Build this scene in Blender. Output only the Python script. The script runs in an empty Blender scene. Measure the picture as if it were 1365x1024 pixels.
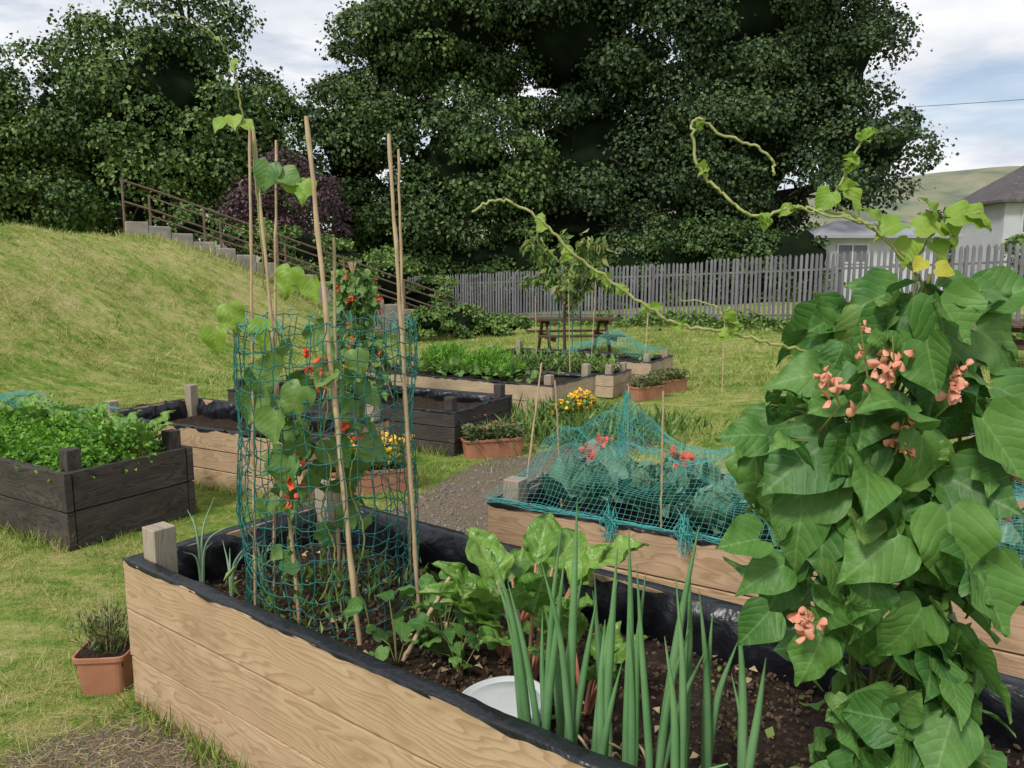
import bpy, math, numpy as np, random
from mathutils import Vector, noise
rng=np.random.default_rng(7); random.seed(7)
S=bpy.context.scene
A=np.array
def nrm(v):
    v=np.asarray(v,float); return v/np.maximum(np.linalg.norm(v,axis=-1,keepdims=True),1e-9)
def U(a,b,n=None): return rng.uniform(a,b,n)

# ---------------------------------------------------------------- materials
class M:
    def __init__(s,name,rough=.6,spec=.4,metal=0):
        s.m=bpy.data.materials.new(name); s.m.use_nodes=True; s.nt=s.m.node_tree; s.n=s.nt.nodes; s.l=s.nt.links
        s.b=s.n['Principled BSDF']; s.out=s.n['Material Output']
        s.b.inputs['Roughness'].default_value=rough; s.b.inputs['Metallic'].default_value=metal
        s.b.inputs['Specular IOR Level'].default_value=spec
    def node(s,t,**k):
        x=s.n.new(t)
        for a,b in k.items(): setattr(x,a,b)
        return x
    def set(s,inp,v):
        if isinstance(v,bpy.types.NodeSocket): s.l.new(v,inp)
        else: inp.default_value=v
    def coord(s,w='Object'): return s.node('ShaderNodeTexCoord').outputs[w]
    def map(s,v,sc): 
        x=s.node('ShaderNodeMapping'); s.l.new(v,x.inputs[0]); x.inputs['Scale'].default_value=sc; return x.outputs[0]
    def noise(s,v,sc,det=4,ro=.55,dist=0):
        x=s.node('ShaderNodeTexNoise'); s.l.new(v,x.inputs['Vector']); x.inputs['Scale'].default_value=sc
        x.inputs['Detail'].default_value=det; x.inputs['Roughness'].default_value=ro; x.inputs['Distortion'].default_value=dist
        return x.outputs['Fac']
    def voro(s,v,sc,out='Distance',feat='F1'):
        x=s.node('ShaderNodeTexVoronoi',feature=feat); s.l.new(v,x.inputs['Vector']); x.inputs['Scale'].default_value=sc; return x.outputs[out]
    def ramp(s,f,st):
        x=s.node('ShaderNodeValToRGB'); s.l.new(f,x.inputs[0]); e=x.color_ramp.elements
        while len(e)<len(st): e.new(.5)
        for i,(p,c) in enumerate(st):
            e[i].position=p; e[i].color=(c,c,c,1) if not hasattr(c,'__len__') else (*c,1)
        return x.outputs[0]
    def math(s,op,a,b=0.0,c=0.0):
        x=s.node('ShaderNodeMath',operation=op); s.set(x.inputs[0],a); s.set(x.inputs[1],b); s.set(x.inputs[2],c); return x.outputs[0]
    def mix(s,f,a,b,mode='MIX'):
        x=s.node('ShaderNodeMix',data_type='RGBA',blend_type=mode)
        s.set(x.inputs[0],f)
        for i,v in ((6,a),(7,b)):
            if isinstance(v,tuple): v=(*v,1) if len(v)==3 else v
            s.set(x.inputs[i],v)
        return x.outputs[2]
    def rnd(s): return s.node('ShaderNodeNewGeometry').outputs['Random Per Island']
    def col(s,v):
        if isinstance(v,tuple): v=(*v,1)
        s.set(s.b.inputs['Base Color'],v)
    def bump(s,h,st=.3,d=.01):
        x=s.node('ShaderNodeBump'); s.l.new(h,x.inputs['Height']); x.inputs['Strength'].default_value=st; x.inputs['Distance'].default_value=d
        s.l.new(x.outputs[0],s.b.inputs['Normal']); return x.outputs[0]
    def transl(s,c,f):
        t=s.node('ShaderNodeBsdfTranslucent'); s.set(t.inputs[0],c if not isinstance(c,tuple) else (*c,1))
        x=s.node('ShaderNodeMixShader'); x.inputs[0].default_value=f
        s.l.new(s.b.outputs[0],x.inputs[1]); s.l.new(t.outputs[0],x.inputs[2]); s.l.new(x.outputs[0],s.out.inputs[0])

def foliage_mat(name,dark,mid,light,nscale=.5,tr=.18,rough=.5):
    k=M(name,rough,.35)
    o=k.coord(); n=k.noise(o,nscale,3); r=k.rnd()
    f=k.math('ADD',k.math('MULTIPLY',n,.65),k.math('MULTIPLY',r,.42))
    c=k.ramp(f,[(.25,dark),(.52,mid),(.8,light)])
    k.col(c)
    if tr: k.transl(c,tr)
    return k.m

def veined_mat(name,c1,c2,vein,tr=.25,rough=.42,nv=6.0,bs=.3,vm=.38):
    k=M(name,rough,.38)
    uv=k.coord('UV'); sp=k.node('ShaderNodeSeparateXYZ'); k.l.new(uv,sp.inputs[0])
    ax=k.math('ABSOLUTE',k.math('SUBTRACT',sp.outputs[0],.5))
    wob=k.math('MULTIPLY',k.noise(uv,6,2),.06)
    curve=k.math('ADD',k.math('MULTIPLY',k.math('POWER',ax,1.35),1.35),wob)
    t=k.math('MULTIPLY',k.math('SUBTRACT',sp.outputs[1],curve),nv)
    fr=k.math('ABSOLUTE',k.math('SUBTRACT',k.math('FRACT',t),.5))
    side=k.ramp(fr,[(.0,.8),(.05,.2),(.13,0)])
    mid=k.ramp(ax,[(.0,1),(.012,.8),(.028,0)])
    v=k.math('MAXIMUM',side,mid)
    r=k.rnd(); o=k.coord(); n=k.noise(o,16,4)
    f=k.math('ADD',k.math('MULTIPLY',r,.75),k.math('MULTIPLY',k.math('SUBTRACT',n,.5),1.0))
    base=k.mix(f,c1,c2)
    c=k.mix(k.math('MULTIPLY',v,vm),base,vein)
    bl=k.ramp(k.noise(o,55,3,.7),[(.68,0),(.77,1)])
    c=k.mix(k.math('MULTIPLY',bl,.45),c,(.30,.26,.10))
    k.col(c); k.transl(c,tr)
    q=k.noise(o,75,3)
    puff=k.ramp(fr,[(.0,0),(.25,.8),(.5,1)])
    h=k.math('ADD',k.math('MULTIPLY',q,.9),k.math('MULTIPLY',puff,.5))
    k.bump(h,bs,.004); return k.m

def wood_mat(name,a,b,c,dark,rough=.65,gs=1.0,gm=.85):
    k=M(name,rough,.25)
    uv=k.coord('UV')
    kn=k.voro(k.map(uv,(1.5,5.5,1)),1)
    bulge=k.ramp(kn,[(0,1),(.35,.25),(.7,0)])
    w=k.noise(k.map(uv,(1.1,5,1)),1.3,3,.5)
    sp=k.node('ShaderNodeSeparateXYZ'); k.l.new(uv,sp.inputs[0])
    vv=k.math('ADD',k.math('ADD',sp.outputs[1],k.math('MULTIPLY',w,.42)),k.math('MULTIPLY',bulge,.05))
    ring=k.math('FRACT',k.math('MULTIPLY',vv,38*gs))
    ring=k.ramp(ring,[(0,.05),(.45,.25),(.86,1),(1,.05)])
    fine=k.noise(k.map(uv,(5,300,1)),1,4,.65)
    knot=k.ramp(kn,[(0,1),(.055,.9),(.085,0)])
    blot=k.noise(k.map(uv,(2,7,1)),1.6,5)
    base=k.mix(k.ramp(blot,[(.35,0),(.65,1)]),a,b)
    base=k.mix(k.math('MULTIPLY',ring,gm),base,c)
    base=k.mix(k.math('MULTIPLY',k.ramp(fine,[(.45,0),(.75,1)]),.35),base,dark)
    base=k.mix(k.math('MULTIPLY',knot,.8),base,dark)
    st=k.noise(k.map(uv,(3,3,1)),1.1,6,.7)
    base=k.mix(k.math('MULTIPLY',k.ramp(st,[(.48,0),(.72,1)]),.42),base,dark)
    r=k.rnd(); base=k.mix(k.math('MULTIPLY',r,.35),base,c)
    k.col(base)
    k.bump(k.math('ADD',k.math('MULTIPLY',ring,.4),fine),.45,.002); return k.m

def simple(name,c1,c2,scale=20,rough=.6,metal=0,spec=.4,bs=.2,bd=.003,rndf=.0):
    k=M(name,rough,spec,metal); o=k.coord(); n=k.noise(o,scale,5)
    c=k.mix(k.ramp(n,[(.3,0),(.7,1)]),c1,c2)
    if rndf: c=k.mix(k.math('MULTIPLY',k.rnd(),rndf),c,tuple(x*.35 for x in c1))
    k.col(c); k.bump(n,bs,bd); return k.m

MT={}
MT['pine']=wood_mat('larch_wood',(.66,.48,.31),(.57,.40,.25),(.38,.24,.13),(.20,.13,.08))
MT['pine2']=wood_mat('larch_wood_pale',(.62,.48,.34),(.52,.39,.27),(.38,.27,.17),(.2,.14,.09))
MT['dark']=wood_mat('stained_wood',(.065,.055,.048),(.13,.108,.092),(.032,.027,.024),(.022,.018,.016),.7)
MT['post']=wood_mat('post_wood',(.50,.43,.34),(.42,.35,.27),(.28,.22,.15),(.14,.11,.08))
MT['brown']=wood_mat('bench_wood',(.14,.08,.05),(.11,.065,.04),(.07,.04,.025),(.04,.025,.015))
MT['cane']=simple('bamboo',(.58,.43,.26),(.38,.26,.15),14,.5)
k=M('black_liner',.34,.5); o=k.coord(); n1=k.noise(o,5,4,.55,1.2); n2=k.noise(o,14,3,.5,.8)
k.col(k.mix(k.ramp(k.noise(o,30,4,.6),[(.5,0),(.8,1)]),(.010,.011,.015),(.026,.026,.031))); h=k.math('ADD',n1,k.math('MULTIPLY',n2,.45)); k.bump(h,.55,.03); MT['liner']=k.m
MT['terra']=simple('terracotta_plastic',(.50,.22,.13),(.36,.15,.09),8,.6)
MT['white']=simple('white_plastic',(.62,.64,.64),(.5,.52,.52),6,.4)
MT['net']=simple('teal_net',(.02,.20,.17),(.03,.15,.13),5,.5)
MT['net2']=simple('turquoise_net',(.07,.42,.37),(.08,.34,.31),5,.5)
MT['gnet']=simple('dark_green_net',(.015,.11,.09),(.02,.16,.135),5,.5)
MT['metal']=simple('galvanised_steel',(.27,.26,.28),(.17,.165,.175),2.0,.6,.1,.4,.1,.003,.6)
MT['rust']=simple('rusty_rail',(.22,.14,.11),(.12,.075,.06),12,.7)
MT['conc']=simple('concrete',(.38,.34,.29),(.20,.18,.15),4,.9,0,.2,.5,.02)
MT['stone']=simple('stones',(.34,.29,.25),(.17,.145,.13),25,.85,0,.3,.3,.003,.7)
MT['bark']=simple('bark',(.085,.07,.05),(.04,.032,.024),6,.9,0,.2,.8,.03)
MT['stem']=simple('bean_stem',(.18,.26,.06),(.26,.22,.07),30,.5)
MT['vine']=simple('bean_vine_young',(.40,.45,.15),(.28,.26,.10),60,.5)
MT['pinkstem']=simple('chard_stem',(.50,.10,.10),(.42,.30,.16),12,.35)
MT['chip']=simple('wood_chips',(.20,.13,.08),(.07,.045,.03),30,.9,0,.2,.2,.002,.85)
k=M('soil',.95,.15); o=k.coord(); n=k.noise(o,45,8,.7); k.col(k.ramp(n,[(.3,(.012,.008,.006)),(.55,(.045,.03,.02)),(.75,(.12,.085,.06))])); k.bump(n,.9,.02); MT['soil']=k.m
MT['bean']=veined_mat('bean_leaf',(.050,.155,.028),(.165,.33,.065),(.30,.45,.17),.24,.50,5.5,.45)
MT['beanlight']=veined_mat('bean_leaf_young',(.22,.38,.04),(.33,.45,.07),(.45,.52,.18),.35,.45,5.5)
MT['beanfar']=veined_mat('bean_leaf_mid',(.08,.19,.04),(.22,.34,.08),(.28,.38,.15),.25,.45,5.5)
MT['yellowleaf']=veined_mat('yellow_leaf',(.60,.54,.05),(.48,.48,.06),(.5,.5,.2),.35)
MT['chard']=veined_mat('chard_leaf',(.10,.24,.035),(.25,.42,.07),(.42,.48,.20),.2,.28,7,1.0,.5)
MT['cabbage']=veined_mat('cabbage_leaf',(.09,.20,.12),(.19,.34,.22),(.38,.5,.38),.12,.45,7,.7)
MT['onion']=simple('onion_leaf',(.09,.22,.08),(.18,.33,.14),7,.36,0,.5,.1,.002)
MT['leek']=simple('leek_leaf',(.16,.27,.17),(.24,.36,.21),9,.45)
MT['parsley']=foliage_mat('parsley_leaf',(.05,.17,.012),(.14,.34,.03),(.28,.50,.07),9,.2)
MT['herb']=foliage_mat('herb_leaf',(.05,.09,.03),(.12,.16,.05),(.26,.24,.11),9,.2)
MT['pinkf']=simple('salmon_flower',(.78,.26,.17),(.72,.38,.24),60,.5,0,.4,.1,.001,.3)
MT['redf']=simple('red_flower',(.80,.06,.02),(.70,.12,.04),60,.5,0,.4,.1,.001,.2)
MT['yelf']=simple('marigold',(.85,.58,.02),(.80,.40,.02),60,.5)
MT['treeA']=foliage_mat('maple_leaves',(.016,.044,.010),(.066,.125,.026),(.18,.26,.06),.30,0)
MT['treeB']=foliage_mat('sycamore_leaves',(.008,.024,.009),(.034,.068,.022),(.11,.165,.05),.28,0)
MT['treeC']=foliage_mat('sycamore_leaves_b',(.011,.030,.009),(.046,.090,.021),(.14,.21,.05),.28,0)
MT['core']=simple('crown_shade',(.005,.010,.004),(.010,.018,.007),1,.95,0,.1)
MT['hedge']=foliage_mat('hedge_leaves',(.014,.040,.009),(.048,.095,.020),(.12,.18,.04),.9,0)
MT['shrub']=foliage_mat('shrub_leaves',(.04,.10,.02),(.12,.21,.045),(.26,.34,.08),1.1,.1)
MT['purple']=foliage_mat('purple_leaves',(.03,.014,.022),(.075,.035,.05),(.14,.09,.08),1,0)
MT['apple']=foliage_mat('fruit_tree_leaves',(.06,.13,.03),(.17,.27,.06),(.34,.34,.11),2,.2)
MT['weeds']=foliage_mat('weed_leaves',(.04,.10,.02),(.11,.20,.04),(.24,.32,.08),1.4,.1)
GR=[(.26,(.075,.18,.02)),(.42,(.19,.31,.045)),(.56,(.38,.41,.11)),(.74,(.60,.52,.24))]
def grassfac(k,o):
    n=k.noise(k.map(o,(.55,1.0,1)),.9,3,.5); n5=k.noise(k.map(o,(1,1.7,1)),4.0,5,.7)
    hz=k.node('ShaderNodeSeparateXYZ'); k.l.new(o,hz.inputs[0])
    dry=k.math('MULTIPLY',k.math('MINIMUM',k.math('MAXIMUM',hz.outputs[2],0.0),1.2),.055)   # the bank is drier than the flat lawn
    return k.math('ADD',dry,k.math('ADD',k.math('MULTIPLY',n,.50),k.math('SUBTRACT',k.math('MULTIPLY',n5,.90),.19)))
k=M('grass_blades',.6,.25); o=k.coord(); r=k.rnd()
f=k.math('ADD',grassfac(k,o),k.math('MULTIPLY',k.math('SUBTRACT',r,.52),.45))
c=k.ramp(f,GR); k.col(c); k.transl(c,.25); MT['blade']=k.m
MT['straw']=simple('straw',(.58,.46,.27),(.38,.29,.15),20,.7,0,.2,.1,.001,.4)

# ---------------------------------------------------------------- geometry helpers
class Acc:
    def __init__(s): s.V=[];s.F=[];s.UV=[];s.n=0
    def add(s,V,F,uv=None):
        V=np.asarray(V,float); F=np.asarray(F,int)
        s.V.append(V); s.F.append(F+s.n); s.n+=len(V)
        s.UV.append(uv if uv is not None else np.zeros((len(F),F.shape[1],2)))
def new_empty(name,loc=(0,0,0)):
    e=bpy.data.objects.new(name,None); S.collection.objects.link(e); e.empty_display_size=.1; return e
def build(name,acc,mat,parent=None,smooth=False,bevel=0):
    V=np.concatenate(acc.V); F=np.concatenate(acc.F); UV=np.concatenate(acc.UV); k=F.shape[1]
    me=bpy.data.meshes.new(name)
    me.vertices.add(len(V)); me.vertices.foreach_set('co',V.astype(np.float32).ravel())
    me.loops.add(F.size); me.loops.foreach_set('vertex_index',F.astype(np.int32).ravel())
    me.polygons.add(len(F)); me.polygons.foreach_set('loop_start',np.arange(0,F.size,k,dtype=np.int32))
    me.update(calc_edges=True)
    uvl=me.uv_layers.new(name='UVMap'); uvl.data.foreach_set('uv',UV.astype(np.float32).ravel())
    me.polygons.foreach_set('use_smooth',np.full(len(F),smooth)); me.update()
    me.materials.append(mat)
    ob=bpy.data.objects.new(name,me); S.collection.objects.link(ob)
    if parent: ob.parent=parent
    if bevel:
        b=ob.modifiers.new('b','BEVEL'); b.width=bevel; b.segments=2; b.limit_method='ANGLE'
    return ob
def box(acc,o,ax,ay,az,dims):
    o=A(o,float); ax,ay,az=nrm(ax),nrm(ay),nrm(az); l=A(dims,float)
    ids=[(i,j,k_) for i in (0,1) for j in (0,1) for k_ in (0,1)]
    V=[o+ax*l[0]*i+ay*l[1]*j+az*l[2]*k_ for i,j,k_ in ids]
    F=[(0,1,3,2),(4,6,7,5),(0,4,5,1),(2,3,7,6),(0,2,6,4),(1,5,7,3)]
    L=A([A(i)*l for i in ids]); off=U(0,20,2); long=int(np.argmax(l)); oth=[i for i in range(3) if i!=long]
    uv=[]
    for f in F:
        P=L[list(f)]; rngs=np.ptp(P,axis=0)
        if rngs[long]<1e-6: uvv=P[:,[oth[0],oth[1]]]*A([.3,1])
        else:
            q=oth[0] if rngs[oth[0]]>1e-6 else oth[1]
            uvv=np.stack([P[:,long],P[:,q]],1)
        uv.append(uvv+off)
    acc.add(V,F,A(uv))
Z3=A([0,0,1.])
def zbox(acc,c,dims,rot=0.0):
    ax=A([math.cos(rot),math.sin(rot),0]); ay=A([-math.sin(rot),math.cos(rot),0])
    o=A(c,float)-ax*dims[0]/2-ay*dims[1]/2-Z3*dims[2]/2
    box(acc,o,ax,ay,Z3,dims)
def tube(acc,P,R,sides=6):
    P=np.asarray(P,float); n=len(P); R=np.broadcast_to(np.asarray(R,float),(n,))
    T=nrm(np.gradient(P,axis=0)); ref=A([0,0,1.]) if abs(T[0][2])<.9 else A([1.,0,0])
    X=nrm(np.cross(T,ref)); 
    for i in range(1,n):
        x=X[i-1]-T[i]*np.dot(X[i-1],T[i]); X[i]=x/max(np.linalg.norm(x),1e-6)
    Y=np.cross(T,X); a=np.linspace(0,2*np.pi,sides,endpoint=False)
    V=(P[:,None]+R[:,None,None]*(np.cos(a)[None,:,None]*X[:,None]+np.sin(a)[None,:,None]*Y[:,None])).reshape(-1,3)
    F=[]
    for i in range(n-1):
        for j in range(sides):
            j2=(j+1)%sides; F.append((i*sides+j,i*sides+j2,(i+1)*sides+j2,(i+1)*sides+j))
    acc.add(V,F)
def segs(acc,P0,P1,r,sides=3):
    P0=np.asarray(P0);P1=np.asarray(P1);T=nrm(P1-P0); ref=np.where(np.abs(T[:,2:3])<.9,A([[0,0,1.]]),A([[1.,0,0]]))
    X=nrm(np.cross(T,ref));Y=np.cross(T,X);N=len(P0); a=np.linspace(0,2*np.pi,sides,endpoint=False)
    ring=(np.cos(a)[None,:,None]*X[:,None]+np.sin(a)[None,:,None]*Y[:,None])*r
    V=np.concatenate([P0[:,None]+ring,P1[:,None]+ring],1).reshape(-1,3)
    f=A([(j,(j+1)%sides,(j+1)%sides+sides,j+sides) for j in range(sides)])
    F=(f[None]+np.arange(N)[:,None,None]*2*sides).reshape(-1,4); acc.add(V,F)
def smoothpath(P,n=8):
    P=np.asarray(P,float); out=[]
    Q=np.vstack([2*P[0]-P[1],P,2*P[-1]-P[-2]])
    for i in range(1,len(Q)-2):
        p0,p1,p2,p3=Q[i-1:i+3]
        for t in np.linspace(0,1,n,endpoint=False):
            out.append(.5*((2*p1)+(-p0+p2)*t+(2*p0-5*p1+4*p2-p3)*t*t+(-p0+3*p1-3*p2+p3)*t**3))
    out.append(P[-1]); return A(out)
def leaf_tpl(ts,ws,fold=.25,curl=.25,nx=5,cord=.06,wave=.03,ph=0):
    xs=np.linspace(-1,1,nx); V=[];UV=[]
    for i,(t,w) in enumerate(zip(ts,ws)):
        for x in xs:
            V.append((x*w*(1+.03*math.sin(t*9+ph+x)), t-(cord*abs(x)*(1-t/.25) if t<.25 else 0), fold*abs(x)**1.3*w - curl*t*t + wave*math.sin(t*13+x*3+ph)*abs(x)))
            UV.append((.5+x*w,t))
    F=[]
    for i in range(len(ts)-1):
        for j in range(nx-1): F.append((i*nx+j,i*nx+j+1,(i+1)*nx+j+1,(i+1)*nx+j))
    F=A(F); UV=A(UV); return A(V),F,UV[F]
BT=[0,.04,.10,.18,.28,.38,.48,.58,.68,.78,.87,.94,1]; BW=[.20,.35,.44,.49,.50,.475,.425,.355,.27,.18,.10,.045,.004]
BEANS=[leaf_tpl(BT,BW,.22,.28,7,.15,.05,0),leaf_tpl(BT,[w*.93 for w in BW],-.14,.18,7,.13,.07,2),leaf_tpl(BT,[w*1.03 for w in BW],.42,.05,7,.17,.045,4),leaf_tpl(BT,[w*.98 for w in BW],.10,.5,7,.15,.06,1)]
BEAN=BEANS[0]
CHARD=leaf_tpl([0,.06,.13,.22,.32,.42,.52,.62,.72,.82,.91,1],[.04,.10,.17,.24,.29,.325,.335,.32,.28,.22,.13,.02],.25,.35,9,0,.085)
CABB=leaf_tpl([0,.1,.25,.42,.6,.78,.92,1],[.06,.22,.36,.44,.46,.40,.24,.05],-.25,-.3,9,0,.08)
DIA=(A([(0,0,0),(.42,.45,.10),(0,1,-.08),(-.42,.45,.10)],float),A([(0,1,2,3)]),A([[(.5,0),(1,.5),(.5,1),(0,.5)]],float))
LONG=(A([(0,0,0),(.14,.4,.05),(0,1,-.2),(-.14,.4,.05)],float),A([(0,1,2,3)]),DIA[2])
def ico():
    p=(1+5**.5)/2
    V=nrm(A([(-1,p,0),(1,p,0),(-1,-p,0),(1,-p,0),(0,-1,p),(0,1,p),(0,-1,-p),(0,1,-p),(p,0,-1),(p,0,1),(-p,0,-1),(-p,0,1)],float))
    F=A([(0,11,5),(0,5,1),(0,1,7),(0,7,10),(0,10,11),(1,5,9),(5,11,4),(11,10,2),(10,7,6),(7,1,8),(3,9,4),(3,4,2),(3,2,6),(3,6,8),(3,8,9),(4,9,5),(2,4,11),(6,2,10),(8,6,7),(9,8,1)])
    return V,F,np.zeros((20,3,2))
ICO=ico()
def place(acc,tpl,pos,dirv,norm,scale,kz=1.0,kx=1.0):
    V0,F0,UV0=tpl; pos=np.asarray(pos,float); N=len(pos)
    y=nrm(dirv); z=np.asarray(norm,float); z=nrm(z-y*np.sum(z*y,-1,keepdims=True)+1e-6); x=np.cross(y,z)
    sc=np.broadcast_to(np.asarray(scale,float),(N,))[:,None,None]
    kz=np.broadcast_to(np.asarray(kz,float),(N,))[:,None,None]; kx=np.broadcast_to(np.asarray(kx,float),(N,))[:,None,None]
    V=pos[:,None]+sc*(x[:,None]*V0[None,:,0:1]*kx+y[:,None]*V0[None,:,1:2]+z[:,None]*V0[None,:,2:3]*kz)
    F=(F0[None]+np.arange(N)[:,None,None]*len(V0)).reshape(-1,F0.shape[1])
    UV=np.broadcast_to(UV0[None],(N,)+UV0.shape).reshape(-1,F0.shape[1],2)
    acc.add(V.reshape(-1,3),F,UV)
def rdir(n): return nrm(rng.normal(size=(n,3)))

# ---------------------------------------------------------------- terrain
def sm(t): t=np.clip(t,0,1); return t*t*(3-2*t)
def H(x,y):
    x=np.asarray(x,float); y=np.asarray(y,float)
    d=-.92*(x+5.6)+.392*(np.minimum(y,17)-9.5)
    h=2.50*sm(d/5.0)
    s=(x+8.8)*.852+(y-18)*.524; q=-(x+8.8)*.524+(y-18)*.852
    zs=np.clip(2.62-.335*s,0,2.62)
    h=np.minimum(h,zs-.10+np.maximum(0,-q-.9)*.7)
    h=np.maximum(h,0)
    h=h*(1-.6*sm((q-3)/8))
    far=sm((y-11)/12)
    h=h+far*np.clip((x-2)*.05,-.38,.45)*sm((45-y)/12)
    h=h+.03*np.sin(x*1.7+.6*y)*np.sin(y*1.3-.4*x)*sm((np.hypot(x,y)-4)/4)
    h=h+.045*np.sin(x*3.1+1.1*y)*np.sin(y*2.7-.9*x)*sm((d-.3)/2)
    return h
def seg_d(x,y,a,b):
    a=A(a);b=A(b);ab=b-a; t=np.clip(((x-a[0])*ab[0]+(y-a[1])*ab[1])/(ab@ab),0,1)
    return np.hypot(x-a[0]-t*ab[0],y-a[1]-t*ab[1])
def corner_dirt(x,y): return .75*(1-sm((np.hypot((x+1.3),(y-2.25)*1.2)-.25)/.45))
def dirt(x,y):
    d=1-sm((seg_d(x,y,(-.3,3.75),(-.45,4.9))-.30)/.25)
    d=np.maximum(d,1-sm((seg_d(x,y,(-.45,4.9),(.1,6.3))-.28)/.3))
    d=np.maximum(d,.8*(1-sm((seg_d(x,y,(.1,6.3),(1.1,7.3))-.18)/.3)))
    d=np.maximum(d,1-sm((seg_d(x,y,(-.4,3.75),(2.2,1.9))-.3)/.2))
    return np.maximum(d,corner_dirt(x,y))
ax_=np.concatenate([-np.geomspace(400,16,28),np.arange(-15,15,.12),np.geomspace(15.2,500,30)])
ay_=np.concatenate([-np.geomspace(60,1.2,12),np.arange(-1,24,.12),np.geomspace(24.3,900,34)])
XX,YY=np.meshgrid(ax_,ay_); ZZ=H(XX,YY); V=np.stack([XX,YY,ZZ],-1).reshape(-1,3)
nx,ny=len(ax_),len(ay_); I=np.arange(nx*ny).reshape(ny,nx)
F=np.stack([I[:-1,:-1],I[:-1,1:],I[1:,1:],I[1:,:-1]],-1).reshape(-1,4)
a=Acc(); a.add(V,F)
k=M('grass_ground',.95,.1); o=k.coord()
n2=k.noise(o,24,6,.7); n3=k.noise(o,90,3,.7)
f=k.math('ADD',grassfac(k,o),k.math('MULTIPLY',k.math('SUBTRACT',n2,.5),.6))
g=k.ramp(f,[(p,tuple(x*.85 for x in c)) for p,c in GR])
dn=k.node('ShaderNodeAttribute',attribute_name='dirt').outputs['Fac']
dm=k.ramp(k.math('ADD',dn,k.math('MULTIPLY',k.math('SUBTRACT',n2,.5),.9)),[(.4,0),(.6,1)])
dc=k.ramp(n3,[(.3,(.10,.075,.05)),(.5,(.22,.17,.12)),(.7,(.38,.32,.24))])
k.col(k.mix(dm,g,dc)); k.bump(k.math('ADD',n2,n3),.8,.03)
gr=build('grass_ground',a,k.m,smooth=True)
at=gr.data.attributes.new('dirt','FLOAT','POINT'); at.data.foreach_set('value',dirt(V[:,0],V[:,1]).astype(np.float32))

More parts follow.
